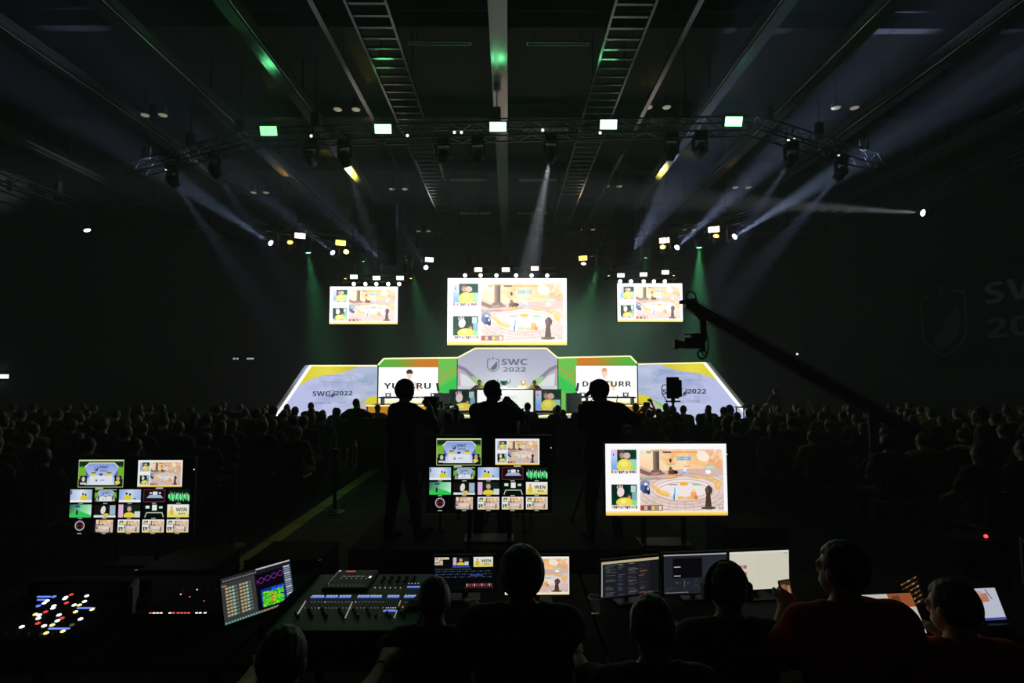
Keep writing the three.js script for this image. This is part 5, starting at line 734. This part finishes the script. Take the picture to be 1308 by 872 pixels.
monitor([-0.282, 0.905, -3.5], 0.04, -0.02, 0.385, 0.215, switcher, 0.75, 'vision mixing monitor with three small pictures above dark rows', true, 0.06);
monitor([0.176, 0.93, -3.4], 0.01, -0.02, 0.4, 0.232, canvas(512, 300, (c, w, h) => { rect(c, '#ffffff', 0, 0, w, h); arena(c, 6, 14, w - 12, h - 30); rect(c, '#ffe9a8', 0, h - 12, w, 12); }), 0.9, 'bright monitor with the match, half hidden by a seated head', true, 0.3);
const code = canvas(512, 290, (c, w, h) => { rect(c, '#24262c', 0, 0, w, h); rect(c, '#e2d2a6', 0, 0, w, 20); rect(c, '#c9c9c9', 0, 20, 10, 260); for (let r = 0; r < 22; r++) for (const [x, len, col] of [[30, 100, '#5f6670'], [140, 60, r % 5 ? '#57607a' : '#7fae7a'], [230, 90, r % 4 ? '#4f566a' : '#a87f6a'], [330, 70, r % 3 ? '#3c4048' : '#b8664a']]) if (rnd() > 0.28) rect(c, col, x + rnd() * 12, 30 + r * 11.5, len * (0.4 + rnd() * 0.6), 5); rect(c, '#1b1d22', 430, 20, 82, 250); for (let i = 0; i < 9; i++) rect(c, '#9aa0a8', 380 + i * 9, 276, 5, 5); });
monitor([0.77, 0.9, -3.45], 0.26, -0.03, 0.4, 0.223, code, 0.6, 'monitor with rows of small coloured text and a pale top bar', true, 0.05);
const editor = canvas(512, 300, (c, w, h) => { rect(c, '#2a2d36', 0, 0, w, h); rect(c, '#c9cbd2', 0, 0, w, 10); rect(c, '#0d0d10', 70, 30, 230, 150); rect(c, '#dadada', 80, 92, 52, 7); rect(c, '#dadada', 80, 160, 52, 7); rect(c, '#31343e', 310, 24, 190, 160); for (let i = 0; i < 40; i++) rect(c, ['#4a4f5c', '#6d7483', '#3f7a4a'][i % 3], 12 + rnd() * 480, 196 + rnd() * 80, 4 + rnd() * 20, 4); rect(c, '#8a8f9a', 160, 200, 3, 50); for (let i = 0; i < 14; i++) rect(c, '#b5bac4', 14 + i * 13, 286, 7, 6); });
monitor([1.205, 0.905, -3.5], 0.1, -0.03, 0.434, 0.249, editor, 0.6, 'monitor with a dark editing window next to the white monitor', true, 0.05);
const sheet = canvas(512, 304, (c, w, h) => { rect(c, '#dcd8c6', 0, 0, w, h); rect(c, '#e8e4d4', 0, 0, w, 16); for (let r = 0; r < 2; r++) for (let i = 0; i < 10; i++) rect(c, ['#b5523c', '#5a4438', '#c98a72', '#d8563c', '#7a6a5e', '#c0b0a4'][(i * 5 + r * 3) % 6], 6 + i * 14, 108 + r * 54, 13, 26); c.strokeStyle = '#bdb9a6'; for (let i = 0; i < 9; i++) { c.beginPath(); c.moveTo(250, 40 + i * 28); c.lineTo(500, 40 + i * 28); c.stroke(); } c.beginPath(); c.moveTo(250, 20); c.lineTo(250, 300); c.stroke(); rect(c, '#5a6a9a', 466, 22, 30, 4); });
monitor([1.612, 0.925, -3.5], 0.12, -0.03, 0.408, 0.242, sheet, 0.85, 'white document monitor with two rows of small pictures', true, 0.35);
monitor([3.28, 1.07, -3.2], -0.12, 0, 0.42, 0.25, canvas(256, 160, (c, w, h) => { rect(c, '#1d2547', 0, 0, w, h); rect(c, '#b8c4e8', 0, 0, w, 8); rect(c, '#4a5aa0', 0, 90, 40, 20); rect(c, '#d8dcea', 0, 130, 30, 10); }), 0.7, 'blue lit monitor at the far end of the control tables', true, 0.05);
// laptops and a tablet on the last table
function laptop(x, z, turn, recline, w, h, art, k, label) {
  const g = thing('laptop', label, 'laptop', [x, TT, z], turn); part(g, 'base', rbox(w + 0.02, 0.018, h + 0.02, 0.006, 0, 0.01, (h + 0.02) / 2), M.plastic); const keys = part(g, 'keyboard', Array.from({ length: 40 }, (_, i) => box(w / 12, 0.004, 0.014, -w * 0.42 + (i % 10) * w * 0.094, 0.021, 0.04 + Math.floor(i / 10) * 0.02)), M.black); keys.userData.kind = 'stuff';
  const lid = part(g, 'lid', rbox(w + 0.016, h + 0.016, 0.012, 0.005, 0, h / 2 + 0.008, -0.006), M.plastic); lid.position.set(0, 0.02, 0); lid.rotation.x = -recline; part(lid, 'display_face', new THREE.PlaneGeometry(w, h).translate(0, h / 2 + 0.008, 0.0008), shown(art, k));
}
laptop(2.14, -2.98, 0.1, 0.5, 0.3, 0.2, canvas(256, 170, (c, w, h) => { rect(c, '#ece8e0', 0, 0, w, h); rect(c, '#b8643c', 130, 0, 126, 60); rect(c, '#7a4a30', 150, 10, 40, 30); rect(c, '#8fcf9a', 170, 110, 70, 20); rect(c, '#cfe6d2', 120, 80, 130, 24); }), 0.6, 'laptop with an orange and white page between the two red shirts');
laptop(2.47, -3.3, 0.6, 0.25, 0.26, 0.17, canvas(256, 160, (c, w, h) => { rect(c, '#17110d', 0, 0, w, h); for (let r = 0; r < 6; r++) for (let i = 0; i < 5; i++) rect(c, ['#c98a3c', '#8a6a3a', '#e0c9a0', '#5a442a'][(i + r * 3) % 4], 12 + i * 48, 10 + r * 24, 40, 8); }), 0.35, 'dark laptop with orange list beside the red shirted head');
{
  const g = thing('tablet', 'white lit tablet propped up right of the red shirted head', 'tablet', [2.72, TT, -3.05], 0.1), b = part(g, 'case', rbox(0.17, 0.21, 0.012, 0.006, 0, 0.105, 0), M.plastic); b.rotation.x = -0.38; b.position.set(0, 0.06, 0); b.scale.setScalar(0.85);
  part(b, 'display_face', new THREE.PlaneGeometry(0.155, 0.19).translate(0, 0.107, 0.007), shown(canvas(192, 256, (c, w, h) => { rect(c, '#cfd2e6', 0, 0, w, h); rect(c, '#c9866a', 30, 40, 70, 70); rect(c, '#d8b0a0', 0, 20, 60, 30); c.strokeStyle = '#2a2a34'; c.lineWidth = 7; c.beginPath(); c.moveTo(96, 10); c.lineTo(130, 90); c.stroke(); rect(c, '#c0dcc8', 70, 170, 60, 20); rect(c, '#4a52a0', 0, 236, w, 20); }), 0.75)); part(g, 'prop_shelf', rbox(0.15, 0.06, 0.08, 0.01, 0, 0.03, 0.0), M.plastic); part(g, 'prop_foot', rod(V(0, 0.008, -0.12), V(0, 0.16, -0.05), 0.008, 8), M.plastic);
}
// lighting desk with lit keys
{
  const g = thing('lighting_console', 'lighting desk with scattered white, yellow, red and blue lit keys', 'console', [-2.6, TT, -3.12]); part(g, 'console_body', rbox(0.74, 0.09, 0.64, 0.02, 0, 0.046, 0), M.case); part(g, 'rear_hood', rbox(0.74, 0.12, 0.06, 0.015, 0, 0.1, -0.3), M.case);
  const cm = { w: glow(new THREE.Color(0.95, 0.97, 1), 2.2), y: glow(new THREE.Color(1, 0.8, 0.25), 1.8), r: glow(new THREE.Color(1, 0.08, 0.06), 0.9), b: glow(new THREE.Color(0.15, 0.25, 1), 1.2), d: glow(new THREE.Color(0.5, 0.45, 0.1), 0.2) }, kg = rbox(0.017, 0.01, 0.02, 0.004);
  for (const [x, z, c] of [[-2.76, -3.34, 'b'], [-2.75, -3.28, 'w'], [-2.74, -3.25, 'w'], [-2.74, -3.21, 'b'], [-2.68, -3.33, 'w'], [-2.67, -3.31, 'w'], [-2.68, -3.37, 'r'], [-2.65, -3.21, 'w'], [-2.63, -3.18, 'w'], [-2.61, -3.25, 'r'], [-2.57, -3.35, 'w'], [-2.52, -3.27, 'w'], [-2.54, -3.22, 'w'], [-2.51, -3.22, 'y'], [-2.46, -3.13, 'y'], [-2.39, -3.16, 'y'], [-2.66, -3.1, 'y'], [-2.63, -3.09, 'w'], [-2.6, -3.05, 'w'], [-2.63, -3.13, 'r'], [-2.52, -3.09, 'w'], [-2.47, -3.05, 'r'], [-2.47, -3.02, 'w'], [-2.36, -3.04, 'w'], [-2.6, -2.95, 'w'], [-2.55, -2.99, 'r'], [-2.49, -2.96, 'w'], [-2.455, -2.97, 'y'], [-2.41, -2.88, 'y'], [-2.34, -2.9, 'y'], [-2.35, -2.97, 'd']]) part(g, 'lit_key_light', kg, cm[c]).position.set(x + 2.6, 0.094, z + 3.12);
  for (const [x0, x1, z] of [[-2.86, -2.78, -3.34], [-2.82, -2.76, -3.295], [-2.49, -2.39, -3.18], [-2.44, -2.33, -2.93]]) part(g, 'led_bar_light', box(x1 - x0, 0.006, 0.008, (x0 + x1) / 2 + 2.6, 0.094, z + 3.12), cm.b);
  for (let i = 0; i < 10; i++) part(g, 'fader', rbox(0.012, 0.02, 0.024, 0.004, -0.3 + i * 0.06, 0.1, 0.27), M.grey);
}
// second small desk with a row of red and white leds
{
  const g = thing('control_surface', 'dark control surface with a thin row of red and white leds', 'console', [-1.93, TT, -3.3]); part(g, 'console_body', rbox(0.44, 0.08, 0.46, 0.02, 0.03, 0.041, 0), M.case); part(g, 'palm_rest', rbox(0.44, 0.03, 0.05, 0.01, 0.03, 0.08, 0.18), M.matte);
  const red = glow(new THREE.Color(1, 0.12, 0.1), 1), wht = glow(new THREE.Color(1, 0.9, 0.85), 1.2); [[-2.04, 0], [-2.02, 1], [-2, 1], [-1.98, 1], [-1.93, 1], [-1.91, 0], [-1.885, 0], [-1.865, 0], [-1.845, 0], [-1.825, 0], [-1.78, 1], [-1.76, 1], [-1.733, 1]].forEach(([x, w]) => part(g, 'led_light', rbox(0.014, 0.006, 0.008, 0.002, x + 1.93 + 0.02, 0.0975, 0.195), w ? wht : red));
  for (const [x, z, w] of [[-0.1, -0.1, 1], [0.1, -0.13, 0], [0.16, -0.13, 0], [0.1, 0.0, 0], [-0.04, -0.17, 1], [-0.02, -0.06, 0]]) part(g, 'led_light', rbox(0.007, 0.005, 0.007, 0.002, x, 0.083, z), w ? wht : red); for (let i = 0; i < 8; i++) part(g, 'knob', cyl(0.011, 0.012, 0.02, -0.15 + i * 0.05, 0.09, -0.12, 12), M.grey);
  const p = thing('notepad', 'pale open notepad standing left of the control surface', 'notepad', [-2.24, TT, -3.28], 0.4); part(p, 'cover', rbox(0.02, 0.2, 0.16, 0.004, 0, 0.1, 0), M.grey); part(p, 'page', box(0.004, 0.185, 0.15, 0.012, 0.1, 0), std(0x8a8f96, 0.8));
}
// large mixing console
{
  const g = thing('mixing_console', 'large mixing console with blue strips and fine led columns', 'mixing console', [-0.88, TT, -3.28]), Y = 0.104; part(g, 'console_body', rbox(0.8, 0.1, 0.82, 0.02, 0, 0.051, 0), std(0x1c2a22, 0.5)); part(g, 'front_rest', rbox(0.82, 0.06, 0.05, 0.02, 0, 0.04, 0.42), M.matte);
  for (const s of [-1, 1]) part(g, 'side_cheek', rbox(0.03, 0.14, 0.84, 0.012, s * 0.41, 0.07, 0), M.case);
  const sc = part(g, 'touch_screen', rbox(0.28, 0.02, 0.32, 0.008, -0.14, Y + 0.005, -0.27), M.black); part(sc, 'display_face', new THREE.PlaneGeometry(0.26, 0.3).rotateX(-Math.PI / 2).translate(-0.14, Y + 0.0165, -0.27), shown(canvas(256, 256, (c, w, h) => { rect(c, '#030506', 0, 0, w, h); rect(c, '#c23a34', 56, 12, 64, 16); rect(c, '#b9bec2', 6, 8, 16, 12); for (let i = 0; i < 6; i++) rect(c, '#9aa2a6', 4, 40 + i * 30, 8, 6); for (let i = 0; i < 5; i++) rect(c, '#6f7672', 60 + i * 30, 92, 22, 8); c.strokeStyle = '#4a524e'; c.strokeRect(56, 90, 160, 60); for (let i = 0; i < 6; i++) rect(c, '#8a948e', 60 + i * 32, 120, 5, 10); for (let i = 0; i < 9; i++) rect(c, '#7a847e', 20 + i * 26, 222, 7, 5); rect(c, '#dfe8dc', 234, 92, 14, 30); }), 1.3));
  const blue = glow(new THREE.Color(0.22, 0.32, 1), 0.7), wht = glow(new THREE.Color(0.8, 0.85, 0.9), 0.6), dim = glow(new THREE.Color(0.5, 0.55, 0.55), 0.22), red = glow(new THREE.Color(1, 0.3, 0.14), 1);
  const q = (x, z) => [x + 0.88, z + 3.28], led = rbox(0.007, 0.004, 0.006, 0.0015);
  for (const [x0, x1, z] of [[-1.19, -1.11, -3.3], [-1.1, -1.03, -3.3], [-1.02, -0.95, -3.3], [-0.91, -0.84, -3.3], [-0.835, -0.765, -3.3], [-0.73, -0.66, -3.3], [-0.63, -0.56, -3.3], [-0.71, -0.64, -3.11], [-0.64, -0.56, -3.45]]) { const [a, b] = q((x0 + x1) / 2, z); part(g, 'scribble_strip_light', box(x1 - x0, 0.005, 0.014, a, Y + 0.001, b), blue); if (z === -3.3) for (let i = 0; i < 4; i++) part(g, 'label_light', box(0.013, 0.005, 0.006, a + (i - 1.5) * 0.018, Y + 0.003, b - 0.011), wht); }
  for (const [x0, z0, x1, z1] of [[-1.2, -3.24, -1.18, -3.08], [-0.92, -3.22, -0.9, -3.03], [-0.64, -3.24, -0.63, -3.03]]) for (let i = 0; i < 9; i++) { const [a, b] = q(x0 + (x1 - x0) * i / 8, z0 + (z1 - z0) * i / 8); part(g, 'meter_led_light', led, i === (x0 < -1 ? 0 : x0 < -0.7 ? 3 : 0) ? red : wht).position.set(a, Y, b); }
  for (const [x0, x1, z, n, m] of [[-1.16, -0.74, -3.23, 22, 0], [-1.17, -0.75, -3.15, 22, 0], [-0.61, -0.56, -3.22, 4, 0], [-0.61, -0.55, -3.16, 4, 1], [-0.72, -0.65, -3.15, 6, 1], [-0.84, -0.68, -3.44, 6, 1], [-0.64, -0.58, -3.51, 4, 1]]) for (let i = 0; i < n; i++) { const [a, b] = q(x0 + (x1 - x0) * i / (n - 1), z); part(g, 'channel_led_light', led, m ? (i === 0 && z > -3.2 || i > 3 && z < -3.4 ? red : wht) : i % 9 === 4 ? wht : dim).position.set(a, Y, b); }
  for (let i = 0; i < 24; i++) part(g, 'fader', rbox(0.012, 0.018, 0.026, 0.004, -0.31 + i * 0.026 + (i > 7 ? 0.02 : 0) + (i > 15 ? 0.02 : 0), Y + 0.004, 0.2 + 0.05 * Math.sin(i * 2.1)), M.plastic);
  for (let i = 0; i < 10; i++) part(g, 'knob', cyl(0.009, 0.01, 0.018, 0.06 + (i % 5) * 0.05, Y + 0.006, -0.26 - Math.floor(i / 5) * 0.06, 12), M.plastic);
}
// keyboard, mouse, cups, small boxes
{
  const g = thing('keyboard', 'black keyboard with pale key legends before the white document monitor', 'keyboard', [1.5, TT, -3.02], 0.12); part(g, 'case', rbox(0.38, 0.018, 0.13, 0.006, 0, 0.01, 0), M.plastic);
  const km = std(0x6f726e, 0.6), kgeo = rbox(0.015, 0.008, 0.015, 0.003); for (let r = 0; r < 5; r++) for (let i = 0; i < 18; i++) part(g, 'key', kgeo, km).position.set(-0.172 + i * 0.0202, 0.022, -0.045 + r * 0.022);
  const m = thing('mouse', 'pale computer mouse beside the keyboard', 'mouse', [1.25, TT, -3.02]); part(m, 'shell', new THREE.SphereGeometry(0.05, 20, 12, 0, 6.2832, 0, Math.PI / 2).scale(0.6, 0.6, 1.05), std(0x9a9a92, 0.5)); part(m, 'wheel', cyl(0.008, 0.008, 0.006, 0, 0, 0, 12).rotateZ(Math.PI / 2).translate(0, 0.027, -0.03), M.black);
  const p = thing('paper_sheet', 'loose grey paper sheets beside the keyboard', 'paper', [1.78, TT, -3.2], 0.3); part(p, 'sheet', box(0.2, 0.004, 0.28, 0, 0.002, 0), std(0x9a9c98, 0.9)); part(p, 'sheet', box(0.2, 0.004, 0.28, 0.03, 0.006, 0.02).rotateY(0.15), std(0x8a8c88, 0.9));
  const c = thing('cup', 'clear plastic cup between the monitors', 'cup', [0.52, TT, -3.3]); part(c, 'wall', lathe([[0.03, 0.004], [0.032, 0.01], [0.042, 0.1], [0.04, 0.1], [0.029, 0.008], [0, 0.006]], 24), new THREE.MeshPhysicalMaterial({ color: 0xffffff, roughness: 0.1, transmission: 1, thickness: 0 })); part(c, 'rim', new THREE.TorusGeometry(0.041, 0.002, 6, 24).rotateX(Math.PI / 2).translate(0, 0.1, 0), M.white);
  const r = thing('coil_cable', 'coiled pale cable lying under the code monitor', 'cable', [0.93, TT + 0.006, -3.15]); part(r, 'coil', [0, 1, 2].map((i) => new THREE.TorusGeometry(0.03 + i * 0.006, 0.004, 6, 26).rotateX(Math.PI / 2).translate(0, i * 0.004, 0)), std(0xb8c0b0, 0.5)); part(r, 'plug', rbox(0.03, 0.012, 0.014, 0.004, 0.07, 0.004, 0.01), M.white);
  const b = thing('intercom_box', 'small intercom box with a white and a red led behind a seated head', 'intercom', [-0.2, TT, -3.12]); part(b, 'case', rbox(0.3, 0.06, 0.14, 0.012, 0, 0.031, 0), M.case); part(b, 'led_light', rbox(0.014, 0.012, 0.006, 0.003, -0.125, 0.045, 0.071), glow(0xffffff, 1.8)); part(b, 'led_light', new THREE.SphereGeometry(0.007, 10, 8).translate(0.06, 0.05, 0.071), glow(new THREE.Color(1, 0.2, 0.14), 2)); for (let i = 0; i < 4; i++) part(b, 'knob', cyl(0.01, 0.011, 0.016, -0.05 + i * 0.05, 0.068, 0, 12), M.grey);
}
// ---------------------------------------------------------------- crew at the desks
{
  const sitting = { pelvis: [0, 0.58, 0], footL: [-0.15, 0.08, -0.42], footR: [0.15, 0.08, -0.4], cell: 0.018, fine: 0.006, handCell: 0.006, palmL: [0, -1, 0], palmR: [0, -1, 0], curlL: 0.7, curlR: 0.7 };
  const red = cloth(0xc8181c), office = (x, z, label, y = 0.47) => { const c = thing('office_chair', label, 'chair', [x, 0, z]); part(c, 'seat', rbox(0.48, 0.07, 0.46, 0.03, 0, y - 0.02, 0), M.matte); part(c, 'backrest', rbox(0.42, 0.34, 0.05, 0.03, 0, y + 0.2, 0.25), M.matte); part(c, 'back_post', rbox(0.06, 0.3, 0.03, 0.01, 0, y + 0.06, 0.27), M.black); part(c, 'column', cyl(0.03, 0.03, y - 0.1, 0, (y - 0.1) / 2 + 0.05, 0), M.black); for (let i = 0; i < 5; i++) { const a = i * 1.2566; part(c, 'base_arm', rod(V(0, 0.1, 0), V(Math.sin(a) * 0.28, 0.05, Math.cos(a) * 0.28), 0.018, 8), M.black); } };
  const seatAt = (spec, label, x, z, shirt, h, sk, chair, hs) => { const f = figure({ ...sitting, ...spec }), y = spec.pelvis ? spec.pelvis[1] - 0.11 : 0.47, p = dress('person', label, undefined, f, { skin: skins[sk], shirt, trousers: darkTrousers, hair: hairs[h] }, [x, 0, z], spec.face ?? 0); if (hs) headset(p, f.head, false); office(x, z + 0.02, chair, y); return p; };
  const dark = cloth(0x101214), navy = cloth(0x14161c);
  seatAt({ hair: 'short', lean: 0.12, nod: 0.2, pelvis: [0, 0.45, 0], handL: [-0.3, 0.87, -0.62], handR: [0.28, 0.87, -0.62] }, 'seated crew member in dark clothes facing the large mixing console', -0.84, -1.95, dark, 1, 0, 'office chair before the large mixing console');
  seatAt({ hair: 'short', lean: 0.2, nod: 0.15, size: 0.93, pelvis: [0, 0.42, 0], handL: [-0.2, 0.83, -0.45], handR: [0.2, 0.83, -0.45] }, 'low seated crew member under the vision mixing monitor', -0.38, -2.66, navy, 0, 1, 'office chair below the vision mixing monitor');
  seatAt({ hair: 'full', lean: 0.02, width: 1.12, handL: [-0.28, 0.82, -0.5], handR: [0.28, 0.82, -0.5] }, 'broad seated crew member in black before the bright match monitor', 0.06, -2.5, dark, 0, 0, 'office chair before the bright match monitor');
  seatAt({ hair: 'short', lean: 0.18, nod: 0.3, pelvis: [0, 0.5, 0], handL: [-0.25, 0.83, -0.6], handR: [0.25, 0.83, -0.6] }, 'seated crew member with brown hair below the code monitor', 0.58, -2.08, dark, 2, 2, 'office chair below the code monitor');
  seatAt({ hair: 'short', lean: 0.1, nod: 0.1, pelvis: [0, 0.5, 0], handL: [-0.25, 0.83, -0.45], handR: [0.25, 0.83, -0.45] }, 'seated crew member wearing large headphones before the editing monitor', 1.03, -2.5, dark, 0, 1, 'office chair before the editing monitor', true);
  seatAt({ hair: 'short', width: 1.1, size: 1, pelvis: [0, 0.67, 0], headTurn: 0.45, lean: 0.03, side: -0.04, handL: [-0.12, 1.04, -0.36], handR: [0.34, 0.86, -0.36], palmL: [0.3, 0, -1], curlL: 1.4 }, 'seated crew member in a red shirt holding a phone', 1.46, -2.3, red, 0, 2, 'office chair of the red shirt holding a phone');
  seatAt({ hair: 'short', width: 1.08, pelvis: [0, 0.47, 0], headTurn: 0.35, nod: 0.15, lean: 0.1, handL: [-0.25, 0.83, -0.45], handR: [0.25, 0.83, -0.45] }, 'seated crew member in a red shirt beside the propped tablet', 2.0, -2.36, red, 0, 2, 'office chair of the red shirt beside the tablet');
  const ph = thing('phone', 'phone with orange picture held by the red shirted person', 'phone', [1.4, 1.0, -2.72], 0.35); part(ph, 'case', rbox(0.075, 0.155, 0.009, 0.008, 0, 0.07, 0).rotateX(-0.25), M.black); part(ph, 'display_face', new THREE.PlaneGeometry(0.068, 0.145).translate(0, 0.07, 0.0052).rotateX(-0.25), shown(canvas(96, 192, (c, w, h) => { rect(c, '#5a3a24', 0, 0, w, h); rect(c, '#c98a52', 10, 20, 40, 70); rect(c, '#e0b080', 56, 30, 30, 50); rect(c, '#6a6a66', 0, 120, w, 72); }), 0.4));
}

renderer.render(scene, camera);
